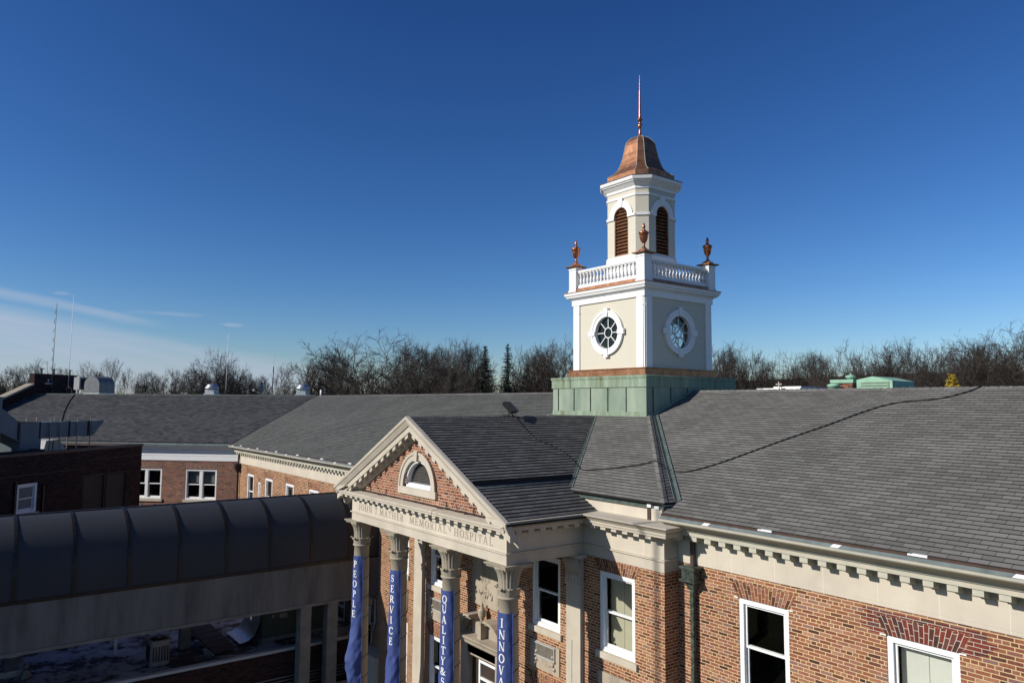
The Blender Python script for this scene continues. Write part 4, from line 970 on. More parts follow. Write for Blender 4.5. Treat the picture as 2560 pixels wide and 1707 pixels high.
# barrel axis runs back along -q, turned slightly
def hood_pts(w_, z0, z1, n=12):
    r = w_/2; return [(-r, z0)]+[(r*-math.cos(math.pi*k/n), z1-r+r*math.sin(math.pi*k/n)) for k in range(n+1)]+[(r, z0)]
mb = MB(TFW); pr = hood_pts(1.22, 14.10, 15.33)
mb.prism([(lambda t_, x=x, z=z: (15.95+x-.72*t_, -7.75-t_, z)) for x, z in pr], .02, .85, False)
mb.build('hood_shell', 'zinc_dull', t)
mb = MB(TFW); mb.face([(15.95+x, -7.76, z) for x, z in pr]); mb.build('mesh_screen', 'galvanized', t).data.materials[0] = MAT['zinc_dull']
mb = MB(TFW); mb.prism([(lambda t_, x=x, z=z: (15.95+x-.72*t_, -7.75-t_, z)) for x, z in [(-.64, 13.93), (.64, 13.93), (.64, 14.10), (-.64, 14.10)]], 0, .9); mb.build('curb', 'white_paint', t)
t = thing('condensing_unit', 'pale box-shaped condensing unit between gable wall and exhaust hood', 'condensing unit', TFW(17.2, -8.4, 13.93))
mb = MB(TFW); mb.prism([(lambda t_, x=x, z=z: (17.3+x-.6*t_, -7.9-t_, z)) for x, z in [(-.22, 14.35), (.22, 14.35), (.22, 15.27), (-.22, 15.27)]], 0, 1.1); mb.build('casing', 'pale_grey_paint', t)
mb = MB(TFW); mb.prism([(lambda t_, z=z, x=x: (17.3+x-.6*t_, -7.9-t_, z)) for x, z in [(-.235, 14.4), (-.226, 14.4), (-.226, 15.2), (-.235, 15.2)]], .08, 1.02); mb.build('grille', 'louver_dark', t)
mb = MB(TFW); mb.box(16.6, 17.6, -8.9, -7.9, 13.93, 14.08); mb.box(16.75, 16.85, -8.5, -8.4, 14.08, 14.4); mb.box(17.3, 17.4, -8.2, -8.1, 14.08, 14.4); mb.build('stand', 'duct_paint', t)
mb = MB(TFW); mb.tube([(17.6, -7.5, 14.0), (17.75, -7.45, 14.35), (17.6, -7.45, 14.6), (17.35, -7.5, 14.4), (17.3, -7.5, 14.02), (16.83, -7.16, zw_(wp(16.83, -7.16))+.03), (16.2, -5.95, zw_(wp(16.2, -5.95))+.03), (15.71, -5.15, zw_(wp(15.71, -5.15))+.03), (14.79, -3.73, zw_(wp(14.79, -3.73))+.03), (13.88, -2.5, zw_(wp(13.88, -2.5))+.03), (13.3, -1.2, zw_(wp(13.3, -1.2))+.03)], .035, 6)
tag(mb.build('roof_cable', 'rubber_black', None), 'thick black cable hanging down the dark wing roof', 'cable')
# ================================================================== bell tower
TY = 6.828
tow = thing('bell_tower', 'white and cream cupola tower with copper bell roof, spire and balustrade', 'tower', (0, TY, 13))
def TFT(k):
    return [lambda a, d, z: (a, TY-d, z), lambda a, d, z: (d, TY+a, z), lambda a, d, z: (-a, TY+d, z), lambda a, d, z: (-d, TY-a, z)][k]
def sq(h): return [(-h, TY-h), (h, TY-h), (h, TY+h), (-h, TY+h)]
def oct_(h, c): return [(-h+c, TY-h), (h-c, TY-h), (h, TY-h+c), (h, TY+h-c), (h-c, TY+h), (-h+c, TY+h), (-h, TY+h-c), (-h, TY-h+c)]
GH = 2.30
mb = MB(); mb.sweep(sq(GH), [(0.0, 11.6), (.0, 14.10)], True); cb = mb.build('copper_base', 'verdigris', tow)
mb = MB()
for k in range(4):
    mb.tf = TFT(k)
    for a in (-1.99, -1.135, -.284, .567, 1.42): mb.box(a-.012, a+.012, GH-.01, GH+.028, 13.28, 14.10)
mb.split('seam', 'leader_copper', cb)
mb = MB(); mb.sweep(sq(GH), [(.002, 14.10), (.035, 14.10), (.035, 14.36), (.06, 14.42), (.065, 14.48), (-.5, 14.53)], True); mb.build('cap_band', 'verdigris_streaked', cb)
mb = MB(); mb.sweep(sq(GH), [(.012, 11.6), (.012, 13.29), (.0, 13.30)], True); mb.build('base_flashing', 'verdigris_streaked', cb)
mb = MB()                                    # stepped flashing where the base meets the right roof slope
for sx in (-1, 1):
    P_ = [(4.60, 13.17), (6.75, 14.02), (7.0, 14.06), (7.0, 13.95), (4.60, 12.95)]
    mb.prism([(lambda t_, y=y, z=z: (t_, y, z)) for y, z in P_], sx*(GH), sx*(GH+.05))
mb.split('side_flashing', 'verdigris', cb)
mb = MB(); mb.sweep(sq(1.90), [(-.3, 14.52), (0, 14.52), (0, 14.73), (.03, 14.74), (.03, 14.765), (-.2, 14.775)], True); mb.build('copper_belt', 'copper_new', tow)
TW = 1.749
mb = MB(); mbr = MB()
n = 40
for k in range(4):                           # clock stage walls, round openings
    mb.tf = TFT(k); cz = 16.045; r = .60; z0, z1 = 14.77, 17.16
    def edge(a):
        c_, s_ = math.cos(a), math.sin(a); t_ = min((TW/abs(c_)) if abs(c_) > 1e-9 else 1e9, ((z1-cz) if s_ > 0 else (cz-z0))/abs(s_) if abs(s_) > 1e-9 else 1e9); return (c_*t_, cz+s_*t_)
    an = sorted([2*math.pi*i/n for i in range(n)]+[math.atan2(z-cz, x) % (2*math.pi) for x in (-TW, TW) for z in (z0, z1)])
    for i in range(len(an)):
        a, b = an[i], an[(i+1) % len(an)]; ea, eb = edge(a), edge(b); pa, pb = (r*math.cos(a), cz+r*math.sin(a)), (r*math.cos(b), cz+r*math.sin(b))
        mb.face([(pa[0], TW, pa[1]), (ea[0], TW, ea[1]), (eb[0], TW, eb[1]), (pb[0], TW, pb[1])])
        mb.face([(pa[0], TW, pa[1]), (pb[0], TW, pb[1]), (pb[0], TW-.12, pb[1]), (pa[0], TW-.12, pa[1])])
mb.build('clock_stage_wall', 'cream_siding', tow)
for k in range(4):
    tf = TFT(k); m = MB(tf); m.tf = lambda x, y, z, tf=tf: tf(x, -y, z)
    arc_band(m, 0, 16.045, .565, .79, -(TW+.07), -(TW-.10), 0, 2*math.pi, 48)
    arc_band(m, 0, 16.045, .70, .79, -(TW+.09), -(TW+.065), 0, 2*math.pi, 48)
    for q in range(4):
        a = q*math.pi/2; ca, sa = math.cos(a), math.sin(a)
        pts = [(.56, -.07), (.87, -.10), (.87, .10), (.56, .07)]
        m.prism([(lambda t_, x=x*ca-z*sa, z=16.045+x*sa+z*ca: (x, t_, z)) for x, z in pts], -(TW+.11), -(TW+.02))
    rw = m.build('round_window', 'white_paint', tow)
    m = MB(); m.tf = lambda x, y, z, tf=tf: tf(x, -y, z)
    arc_band(m, 0, 16.045, .165, .195, -(TW-.03), -(TW-.06), 0, 2*math.pi, 24)
    for q in range(8):
        a = q*math.pi/4; ca, sa = math.cos(a), math.sin(a)
        m.prism([(lambda t_, x=x*ca-z*sa, z=16.045+x*sa+z*ca: (x, t_, z)) for x, z in [(.19, -.013), (.57, -.013), (.57, .013), (.19, .013)]], -(TW-.03), -(TW-.06))
    m.build('muntins', 'white_paint', rw)
    m = MB(tf); m.face([(.58*math.cos(2*math.pi*i/32), TW-.07, 16.045+.58*math.sin(2*math.pi*i/32)) for i in range(32)]); m.build('pane', 'window_glass', rw)
    m = MB(tf)
    for sx in (-1, 1):
        x0, x1 = sorted((sx*(TW-.33), sx*(TW-.035))); m.box(x0, x1, TW-.01, TW+.045, 14.775, 17.17); x0, x1 = sorted((sx*(TW-.34), sx*(TW-.02))); m.box(x0, x1, TW-.01, TW+.055, 16.86, 16.90)
    m.split('corner_board', 'white_paint', tow)
mb = MB()
for k in range(4): mb.tf = TFT(k); mb.box(TW-.05, TW+.02, TW-.05, TW+.02, 14.775, 17.2)
mb.split('corner_bead', 'white_paint', tow)
mb = MB(); mb.face([(-1.7, TY-1.7, 14.8), (1.7, TY-1.7, 14.8), (1.7, TY+1.7, 14.8), (-1.7, TY+1.7, 14.8)]); mb.build('floor', 'room_dark', tow)
mb = MB(); mb.sweep(sq(TW), [(-.1, 17.155), (.06, 17.16), (.06, 17.36), (.09, 17.37), (.09, 17.40), (.20, 17.44), (.22, 17.50), (.255, 17.52), (.27, 17.60), (.275, 17.612)], True); mb.build('cornice', 'white_paint', tow)
mb = MB(); mb.sweep(sq(TW), [(.262, 17.613), (.285, 17.613), (.285, 17.64), (.12, 17.655), (.10, 17.77), (-.2, 17.775)], True); mb.face([(x, y, 17.70) for x, y in sq(1.78)]); mb.build('deck_edge', 'copper_new', tow)
bal = []
PC = 1.70; PH = .175
def make_ped(x, y):
    m = MB(); m.box(x-PH, x+PH, y-PH, y+PH, 17.66, 18.60); m.box(x-PH-.03, x+PH+.03, y-PH-.03, y+PH+.03, 17.66, 17.74); m.box(x-PH-.02, x+PH+.02, y-PH-.02, y+PH+.02, 18.50, 18.56)
    for dx, dy in ((-1, -1), (1, -1), (1, 1), (-1, 1)): m.box(x+dx*(PH-.02), x+dx*(PH+.008), y+dy*(PH-.02), y+dy*(PH+.008), 17.74, 18.50)
    return m
for x, y in sq(PC):
    p_ = make_ped(x, y).build('pedestal', 'white_paint', tow)
    m = MB(); m.sweep([(x-PH, y-PH), (x+PH, y-PH), (x+PH, y+PH), (x-PH, y+PH)], [(-.05, 18.60), (.09, 18.60), (.12, 18.625), (.12, 18.645), (.0, 18.66), (-.06, 18.70), (-PH+.01, 18.71)], True); m.build('cap', 'copper_new', p_)
    m = MB()
    m.box(x-.135, x+.135, y-.135, y+.135, 18.70, 18.745)
    m.lathe(x, y, [(.13, 18.745), (.12, 18.765), (.07, 18.80), (.038, 18.86), (.034, 18.885), (.06, 18.905), (.035, 18.925), (.06, 18.97), (.115, 19.06), (.145, 19.17), (.152, 19.26), (.178, 19.305), (.182, 19.33), (.165, 19.345), (.13, 19.365), (.07, 19.41), (.045, 19.44), (.038, 19.47), (.06, 19.50), (.062, 19.54), (.045, 19.575), (.042, 19.60), (.02, 19.65), (.0, 19.665)], 20)
    m.build('urn', 'copper_bright', tow)
m = MB(); m.box(-.055, .055, -.055, .055, 0, .05); m.box(-.055, .055, -.055, .055, .42, .475)
m.lathe(0, 0, [(.045, .05), (.03, .08), (.05, .13), (.056, .17), (.045, .23), (.028, .29), (.026, .33), (.045, .35), (.03, .37), (.04, .40), (.045, .42)], 10); bproto = m.build('baluster', 'white_paint', tow)
first = True
for k in range(4):
    tf = TFT(k); m = MB(tf)
    m.box(-PC+PH, PC-PH, PC-.085, PC+.085, 18.365, 18.40); m.box(-PC+PH, PC-PH, PC-.10, PC+.10, 18.40, 18.455); m.build('top_rail', 'white_paint', tow)
    m = MB(tf); m.box(-PC+PH, PC-PH, PC-.085, PC+.085, 17.79, 17.895); m.build('bottom_rail', 'white_paint', tow)
    m = MB(tf); m.box(-PC+PH, PC-PH, PC-.06, PC+.115, 17.655, 17.79); m.build('copper_skirt', 'copper_new', tow)
    for i in range(17):
        a = -1.42+.1775*i; b_ = bproto if first else bproto.copy()
        if not first: COL.objects.link(b_)
        first = False; p = tf(a, PC, 17.894); b_.location = (p[0]-tow.location[0], p[1]-tow.location[1], p[2]-tow.location[2])
# belfry: square with chamfered corners
BH, BC = 1.03, .33
mb = MB(); arch_r, spring, ab = .345, 20.33, 18.90
oc = oct_(BH, BC)
for i in (1, 3, 5, 7): a, b = oc[i], oc[(i+1) % 8]; mb.face([(a[0], a[1], 17.7), (b[0], b[1], 17.7), (b[0], b[1], 21.3), (a[0], a[1], 21.3)])
FW = BH-BC
for k in range(4):
    mb.tf = TFT(k)
    mb.face([(-FW, BH, 17.7), (FW, BH, 17.7), (FW, BH, ab), (-FW, BH, ab)])
    for sx in (-1, 1): mb.face([(sx*arch_r, BH, ab), (sx*FW, BH, ab), (sx*FW, BH, spring), (sx*arch_r, BH, spring)]); mb.face([(sx*arch_r, BH, ab), (sx*arch_r, BH, spring), (sx*arch_r, BH-.1, spring), (sx*arch_r, BH-.1, ab)])
    n = 16
    for i in range(n):
        a, b = math.pi*i/n, math.pi*(i+1)/n
        pa, pb = (arch_r*math.cos(a), spring+arch_r*math.sin(a)), (arch_r*math.cos(b), spring+arch_r*math.sin(b))
        def oe(t_):
            c_, s_ = math.cos(t_), math.sin(t_); q = min(FW/abs(c_) if abs(c_) > 1e-6 else 9, (21.3-spring)/s_ if s_ > 1e-6 else 9); return (c_*q, spring+s_*q)
        ea, eb = oe(a), oe(b); mb.face([(pa[0], BH, pa[1]), (ea[0], BH, ea[1]), (eb[0], BH, eb[1]), (pb[0], BH, pb[1])])
        if abs(ea[0]) > FW-1e-6 and abs(eb[0]) < FW-1e-6: mb.face([(ea[0], BH, ea[1]), (FW, BH, 21.3), (eb[0], BH, eb[1])])
        if abs(eb[0]) > FW-1e-6 and abs(ea[0]) < FW-1e-6: mb.face([(eb[0], BH, eb[1]), (-FW, BH, 21.3), (ea[0], BH, ea[1])])
        mb.face([(pa[0], BH, pa[1]), (pb[0], BH, pb[1]), (pb[0], BH-.1, pb[1]), (pa[0], BH-.1, pa[1])])
bel = mb.build('belfry', 'cream_siding', tow)
mb = MB(); mb.sweep(oct_(BH, BC), [(.0, 17.7), (.05, 17.7), (.05, 18.80), (.02, 18.86), (.0, 18.87)], True); mb.build('base_board', 'white_paint', bel); mb = MB(); mb.sweep(oct_(BH, BC), [(.0, 20.985), (.028, 20.985), (.035, 21.06), (.0, 21.065)], True); mb.build('belt_course', 'white_paint', bel)
for k in range(4):
    tf = TFT(k); m = MB(); m.tf = lambda x, y, z, tf=tf: tf(x, -y, z)
    arc_band(m, 0, spring, arch_r-.01, .575, -(BH+.045), -(BH-.02), 0, math.pi, 24)
    m.prism([(lambda t_, x=x, z=z: (x, t_, z)) for x, z in [(-.075, 20.66), (.075, 20.66), (.115, 21.0), (-.115, 21.0)]], -(BH+.07), -(BH-.01))
    for sx in (-1, 1):
        x0, x1 = sorted((sx*(arch_r-.01), sx*(FW+.005))); m.box(x0, x1, -(BH+.05), -(BH-.01), spring-.075, spring+.012)
    m.build('arch_trim', 'white_paint', bel)
    m = MB(tf)
    for i in range(14):
        z = 18.92+.125*i; hw = arch_r-.03 if z < spring-.05 else math.sqrt(max(.0016, (arch_r-.02)**2-(z+.06-spring)**2)) if z+.06-spring < arch_r-.03 else .03
        m.mesh([(-hw, BH-.02, z), (hw, BH-.02, z), (hw, BH-.10, z+.095), (-hw, BH-.10, z+.095), (-hw, BH-.032, z-.014), (hw, BH-.032, z-.014), (hw, BH-.112, z+.081), (-hw, BH-.112, z+.081)], [(0, 1, 2, 3), (4, 7, 6, 5), (0, 4, 5, 1), (0, 3, 7, 4), (1, 5, 6, 2), (2, 6, 7, 3)])
    m.tf = lambda x, y, z, tf=tf: tf(x, -y, z)
    arc_band(m, 0, spring, arch_r-.035, arch_r, -(BH-.005), -(BH-.1), 0, math.pi, 16)
    for sx in (-1, 1): x0, x1 = sorted((sx*(arch_r-.035), sx*arch_r)); m.box(x0, x1, -(BH-.005), -(BH-.1), 18.90, spring)
    m.box(-arch_r, arch_r, -(BH-.005), -(BH-.1), 18.87, 18.92); m.build('louver', 'copper_new', bel)
    m = MB(tf); m.face([(-.36, BH-.14, 18.88), (.36, BH-.14, 18.88), (.36, BH-.14, 20.72), (-.36, BH-.14, 20.72)]); m.build('louver_back', 'room_dark', bel)
    m = MB()
mb = MB(); i = 0
for i in (1, 3, 5, 7):
    a, b = oc[i], oc[(i+1) % 8]; d = (b[0]-a[0], b[1]-a[1]); l = math.hypot(*d); nn = (d[1]/l*.04, -d[0]/l*.04)
    mb.mesh([(a[0], a[1], spring-.075), (b[0], b[1], spring-.075), (b[0]+nn[0], b[1]+nn[1], spring-.075), (a[0]+nn[0], a[1]+nn[1], spring-.075), (a[0], a[1], spring+.012), (b[0], b[1], spring+.012), (b[0]+nn[0], b[1]+nn[1], spring+.012), (a[0]+nn[0], a[1]+nn[1], spring+.012)], [(0, 1, 2, 3), (4, 7, 6, 5), (3, 2, 6, 7), (0, 3, 7, 4), (1, 5, 6, 2)])
mb.split('impost_band', 'white_paint', bel)
mb = MB(); mb.sweep(oct_(BH, BC), [(-.1, 21.235), (.03, 21.235), (.03, 21.33), (.05, 21.34), (.16, 21.45), (.20, 21.47), (.20, 21.50), (.25, 21.52), (.27, 21.60), (.27, 21.635)], True); mb.build('belfry_cornice', 'white_paint', bel)
mb = MB(); mb.sweep(oct_(BH, BC), [(.25, 21.636), (.285, 21.636), (.285, 21.66), (.0, 21.73)], True); mb.build('drip_edge', 'copper_brown', bel)
mb = MB()
ppts = [(1.03, 21.72), (1.03, 21.93), (1.0, 21.955), (.90, 22.03), (.78, 22.13), (.70, 22.25), (.645, 22.377), (.585, 22.58), (.533, 22.807), (.50, 23.0), (.47, 23.18), (.43, 23.31), (.37, 23.40), (.28, 23.485), (.17, 23.545), (.06, 23.59)]
for i in range(len(ppts)-1):
    (h0, z0), (h1, z1) = ppts[i], ppts[i+1]; o0, o1 = oct_(h0, BC*h0/1.03*.95+.015), oct_(h1, BC*h1/1.03*.95+.015)
    for k in range(8):
        q = (k+1) % 8; mb.face([(*o0[k], z0), (*o0[q], z0), (*o1[q], z1), (*o1[k], z1)])
dome = mb.build('bell_roof', 'copper_new', tow)
mb = MB()
for k in range(8): mb.tube([(*oct_(h, BC*h/1.03*.95+.015)[k], z) for h, z in ppts[1:]], .013, 5)
mb.build('hip_seam', 'copper_seam', dome)
mb = MB()
for zi in (2, 6, 8, 10): h, z = ppts[zi]; o_ = oct_(h+.006, BC*h/1.03*.95+.015); mb.tube([(*p, z) for p in o_]+[(*o_[0], z)], .007, 4, False)
mb.build('cross_seam', 'copper_new', dome)
mb = MB(); mb.lathe(0, TY, [(.10, 23.55), (.065, 23.62), (.05, 23.72), (.04, 23.83), (.045, 23.87), (.075, 23.92), (.092, 23.985), (.08, 24.04), (.045, 24.09), (.05, 24.13), (.09, 24.185), (.112, 24.215), (.11, 24.235), (.06, 24.25), (.048, 24.28), (.044, 24.40), (.028, 25.2), (.006, 25.95), (.0, 25.98)], 18); mb.build('spire', 'copper_bright', tow)

# ================================================================== banners on the columns
def bdisp(th, z, seed):
    lo = max(0.0, min(1.0, (7.4-z)/3.0)); up = .004
    w_ = up*math.sin(9*th+4*z+seed)+.35*up*math.sin(23*z-6*th+seed)
    w_ += lo*(.020*math.sin(5*th-6.5*z+seed*2)+.016*math.sin(11*z+4*th+seed)+.010*math.sin(17*z-9*th+seed)+.03*math.sin(1.9*z+seed)*(.5-.5*math.sin(th)))+.004*max(0, math.sin(14*z+7*th+seed*3))*(.4+.6*max(0, math.sin(th)))
    return .018+max(-.008, w_)+lo*.022
def colr(z):
    pts_ = [(1.58, .29), (3.5, .285), (6.0, .27), (8.3, .245), (8.85, .238)]
    for (z0, r0), (z1, r1) in zip(pts_, pts_[1:]):
        if z <= z1: return r0+(r1-r0)*(z-z0)/(z1-z0)
    return .238
def banner(i, word, zc0, pitch, hgt, label, bulge=0.0):
    cx = COLX[i]; TH = R2(76)
    def pos(th, z, off=0.0):
        r = colr(z)+bdisp(th, z, i*1.7)+off
        bl = bulge*max(0, 1-abs(z-5.25)/.95)**1.3*max(0, math.cos((th+.6)*.9))
        r += bl
        return (cx+r*math.sin(th), CY-r*math.cos(th), z)
    t = thing('banner', label, 'banner', (cx, CY-.3, 1.7), 'blue word banners on the portico columns')
    mb = MB(); nu, nv = 26, 190; V = [pos(-TH+2*TH*a/nu, 8.56-6.8*b/nv) for b in range(nv+1) for a in range(nu+1)]
    mb.mesh(V, [(b*(nu+1)+a, b*(nu+1)+a+1, (b+1)*(nu+1)+a+1, (b+1)*(nu+1)+a) for b in range(nv) for a in range(nu)], True); mb.build('cloth', 'banner_blue', t)
    mb = MB()
    for s_ in (-1, 1): mb.tube([pos(s_*TH, 8.56-6.8*b/60, .004) for b in range(61)], .007, 4)
    mb.build('hem', 'banner_edge', t)
    z = zc0
    for ch in word:
        mb = MB()
        wd, qs = letter_quads(ch, .17, .085, .05)
        for q in qs:
            mb.face([pos(.30+(x-wd/2)*hgt*.92/.26, z-hgt/2+y*hgt, .006) for x, y in q])
        z -= pitch; mb.build('letter', 'letter_white', t)
    mb = MB()
    for k in range(9):
        zz = 8.45-.62*k
        for s_ in (-1,): mb.tube([(cx+(colr(zz)+.004)*math.sin(a), CY-(colr(zz)+.004)*math.cos(a), zz+.10*math.sin((a-TH)/(2*math.pi-2*TH)*math.pi)) for a in [TH+(2*math.pi-2*TH)*j/20 for j in range(21)]], .008, 4)
    mb.split('strap', 'rubber_black', t)
banner(0, 'PEOPLE', 8.30, .312, .21, 'blue banner reading PEOPLE on the leftmost portico column', .16)
banner(1, 'SERVICE', 8.33, .30, .205, 'blue banner reading SERVICE on the second portico column from the left', .05)
banner(2, 'QUALITY&S', 8.34, .262, .20, 'blue banner reading QUALITY & on the third portico column from the left')
banner(3, 'INNOVATION', 8.335, .27, .205, 'blue banner reading INNOVA on the portico column nearest the camera')

# ================================================================== glazed covered walkway
wk = thing('covered_walkway', 'elevated walkway with dark barrel glazing on a stained concrete beam', 'footbridge', (-9.8, -10, 0))
XR, RR, ZS = -8.10, 1.72, 8.16; XC = XR-RR
YR = [-.74-1.523*k for k in range(22)]
wsec = [(XR, 7.56), (XR, 7.86), (XR, ZS)]+[(XC+RR*math.cos(R2(a)), ZS+RR*math.sin(R2(a))) for a in range(6, 175, 6)]+[(XC-RR, ZS), (XC-RR, 7.56)]
edges = [YM]+YR
for k in range(len(edges)-1):
    mb = MB(); ya, yb = edges[k], edges[k+1]
    ns = len(wsec); mb.mesh([(p[0], y_, p[1]) for y_ in (ya, yb) for p in wsec], [(i, ns+i, ns+i+1, i+1) for i in range(ns-1)], True)
    mb.build('glass_panel', 'tinted_glass', wk)
for y in YR:
    mb = MB(); o_ = [(XC+(x-XC)*1.014, ZS+(z-ZS)*(1.014 if z > ZS else 1)) for x, z in wsec]
    for j in range(len(wsec)-1):
        a, b, c_, d = wsec[j], wsec[j+1], o_[j+1], o_[j]
        mb.mesh([(p[0], yy, p[1]) for yy in (y-.05, y+.05) for p in (a, b, c_, d)], [(0, 4, 7, 3), (3, 7, 6, 2), (0, 1, 2, 3), (4, 7, 6, 5), (1, 2, 6, 5)])
    for a in range(15, 90, 14): x, z = XC+(RR+.045)*math.cos(R2(a)), ZS+(RR+.035)*math.sin(R2(a)); mb.lathe(x, y, [(.012, z-.012), (.014, z), (.0, z+.014)], 6)
    mb.build('rib', 'bronze_metal', wk)
mb = MB(); mb.box(XC-.06, XC+.06, YR[-1], YM-.01, ZS+RR-.01, ZS+RR+.035); mb.box(XR-.02, XR+.045, YR[-1], YM-.8, 7.50, 7.60); mb.build('glazing_bar', 'bronze_metal', wk)
mb = MB(); mb.box(XC-RR-.1, XR+.03, YR[-1], YM-.005, 6.05, 7.50); mb.build('concrete_beam', 'concrete_stained', wk)
mb = MB(); mb.box(XR+.03, XR+.075, YR[-1], -.01, 6.04, 6.14); mb.build('drip_lip', 'concrete', wk)
for (y, x) in ((-1.38, -8.28), (-2.42, -8.28), (-13.5, -8.3), (-25, -8.3), (-13.5, -11.3), (-25, -11.3)):
    mb = MB(); mb.box(x-.22, x+.22, y-.2, y+.2, 0, 6.05); mb.build('column', 'concrete', wk)
mb = MB(); mb.box(-11.42, -11.05, -6.0, -5.65, 4.2, 6.05); mb.build('column', 'concrete', wk)

# ================================================================== low snow-dusted building under the walkway
lb = thing('low_building', 'low brick building with snow-dusted flat roof under the walkway', 'building', (-14, -6, 0))
XL = -8.75
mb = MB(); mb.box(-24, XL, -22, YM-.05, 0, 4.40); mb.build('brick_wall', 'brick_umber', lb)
mb = MB(); mb.box(-24, XL-.2, -21.7, YM-.06, 4.401, 4.42); mb.build('roof', 'snowy_roof', lb)
mb = MB(); mb.box(XL-.2, XL+.04, -22.03, YM-.06, 4.402, 4.50); mb.box(-24, XL-.2, -22.03, -21.7, 4.402, 4.50); mb.build('coping', 'pale_grey_paint', lb)
mb = MB()
for k in range(4): mb.tube([(XL+.08, -7, 3.5-.12*k), (XL+.08, YM-.1, 3.5-.12*k)], .03, 5)
mb.build('conduit', 'zinc_dull', lb)
cu = thing('condenser_unit', 'grey square condenser with round fan top on the snowy low roof', 'condenser', (-9.95, -6.98, 4.42))
def rbox(mb, x0, x1, y0, y1, z0, z1, r=.08, n=4):
    prof = []
    for cx, cy, a0 in ((x1-r, y1-r, 0), (x0+r, y1-r, 90), (x0+r, y0+r, 180), (x1-r, y0+r, 270)):
        for j in range(n+1): a = R2(a0+90*j/n); prof.append((cx+r*math.cos(a), cy+r*math.sin(a)))
    m_ = len(prof); mb.mesh([(x, y, z) for z in (z0, z1) for x, y in prof], [(i, (i+1) % m_, m_+(i+1) % m_, m_+i) for i in range(m_)]+[tuple(range(m_))[::-1], tuple(range(m_, 2*m_))])
mb = MB(); rbox(mb, -10.28, -9.62, -7.30, -6.66, 4.45, 5.22); rbox(mb, -10.31, -9.59, -7.33, -6.63, 5.22, 5.30); mb.build('casing', 'zinc_dull', cu)
mb = MB()
for k in range(6): mb.box(-10.22+.09*k, -10.18+.09*k, -7.315, -7.301, 4.6, 5.1); mb.box(-9.619, -9.605, -7.22+.09*k, -7.18+.09*k, 4.6, 5.1)
mb.lathe(-9.95, -6.98, [(.27, 5.301), (.27, 5.312), (.0, 5.312)], 20); mb.build('fan_guard', 'rubber_black', cu)
mb = MB(); mb.lathe(-9.95, -6.98, [(.09, 5.313), (.09, 5.325), (.0, 5.33)], 12); mb.build('hub', 'zinc_dull', cu)
hv = thing('rooftop_unit', 'long dark green rooftop unit with curved snowy scoop under the walkway', 'ventilation unit', (-10.6, -2.4, 4.42))
mb = MB(); rbox(mb, -12.2, -10.0, -3.35, -.6, 4.6, 5.75, .04); mb.build('casing', 'dark_green_paint', hv)
mb = MB(); mb.box(-12.25, -9.95, -3.40, -.55, 5.75, 5.80); mb.build('lid', 'pale_grey_paint', hv)
mb = MB(); mb.box(-12.1, -10.1, -3.3, -.7, 4.42, 4.6); mb.box(-9.999, -9.99, -3.0, -2.9, 5.3, 5.42); mb.box(-9.999, -9.99, -2.7, -2.4, 5.25, 5.42); mb.build('skid', 'zinc_dull', hv)
mb = MB(); pr = [(-3.36-.75*t_*t_, 5.6-1.1*(1-(1-t_)**2)) for t_ in [j/8 for j in range(9)]]
mb.mesh([(x, a[0], a[1]) for x in (-11.9, -10.2) for a in pr], [(i, 9+i, 10+i, i+1) for i in range(8)], True)
mb.build('scoop', 'galvanized', hv)
pk = thing('panel_ramp', 'row of flat black panels slanting across the snowy low roof', 'panel', (-11, -4.9, 4.42))
for k in range(6):
    mb = MB(); a, b = k/6, (k+.93)/6; xa, xb_ = -12.9+3.7*a, -12.9+3.7*b
    mb.mesh([(xa, -5.3, 4.62), (xb_, -5.3, 4.62), (xb_+.1, -4.55, 4.70), (xa+.1, -4.55, 4.70), (xa, -5.3, 4.66), (xb_, -5.3, 4.66), (xb_+.1, -4.55, 4.74), (xa+.1, -4.55, 4.74)], [(0, 3, 2, 1), (4, 5, 6, 7), (0, 1, 5, 4), (1, 2, 6, 5), (2, 3, 7, 6), (3, 0, 4, 7)]); mb.build('panel', 'rubber_black', pk)
mb = MB(); mb.tube([(-12.95, -5.32, 4.6), (-9.15, -5.32, 4.6)], .025, 5); mb.tube([(-12.95, -4.55, 4.66), (-9.15, -4.55, 4.66)], .025, 5)
for x in (-12.4, -11.2, -10.0): mb.box(x-.12, x+.12, -5.45, -5.2, 4.42, 4.6)
mb.build('rail', 'zinc_dull', pk)
rv = thing('roof_cowl', 'round metal cowl vent at the lower left corner of the snowy roof', 'roof vent', (-11.75, -11.1, 4.42))
mb = MB(); mb.box(-12.1, -11.4, -11.45, -10.75, 4.42, 4.62); mb.build('curb', 'galvanized', rv)
mb = MB(); mb.lathe(-11.75, -11.1, [(.27, 4.62), (.27, 4.72), (.29, 4.73), (.29, 5.02), (.34, 5.03), (.34, 5.09), (.28, 5.12), (.0, 5.14)], 22); mb.build('cowl', 'galvanized', rv)
mb = MB(); mb.lathe(-11.05, -10.75, [(.2, 4.42), (.16, 4.52), (.08, 4.66), (.07, 4.70), (.075, 4.701), (.075, 4.88), (.0, 4.885)], 14); tag(mb.build('pipe_boot', 'zinc_dull', None), 'small cone-shaped pipe boot with black cap beside the cowl vent', 'pipe')
mb = MB(); mb.tube([(-11.9, -8.0, 4.42), (-11.85, -8.0, 5.6)], .055, 8); tag(mb.build('vent_pole', 'white_paint', None), 'white upright pole standing in the snow under the walkway beam', 'pole')
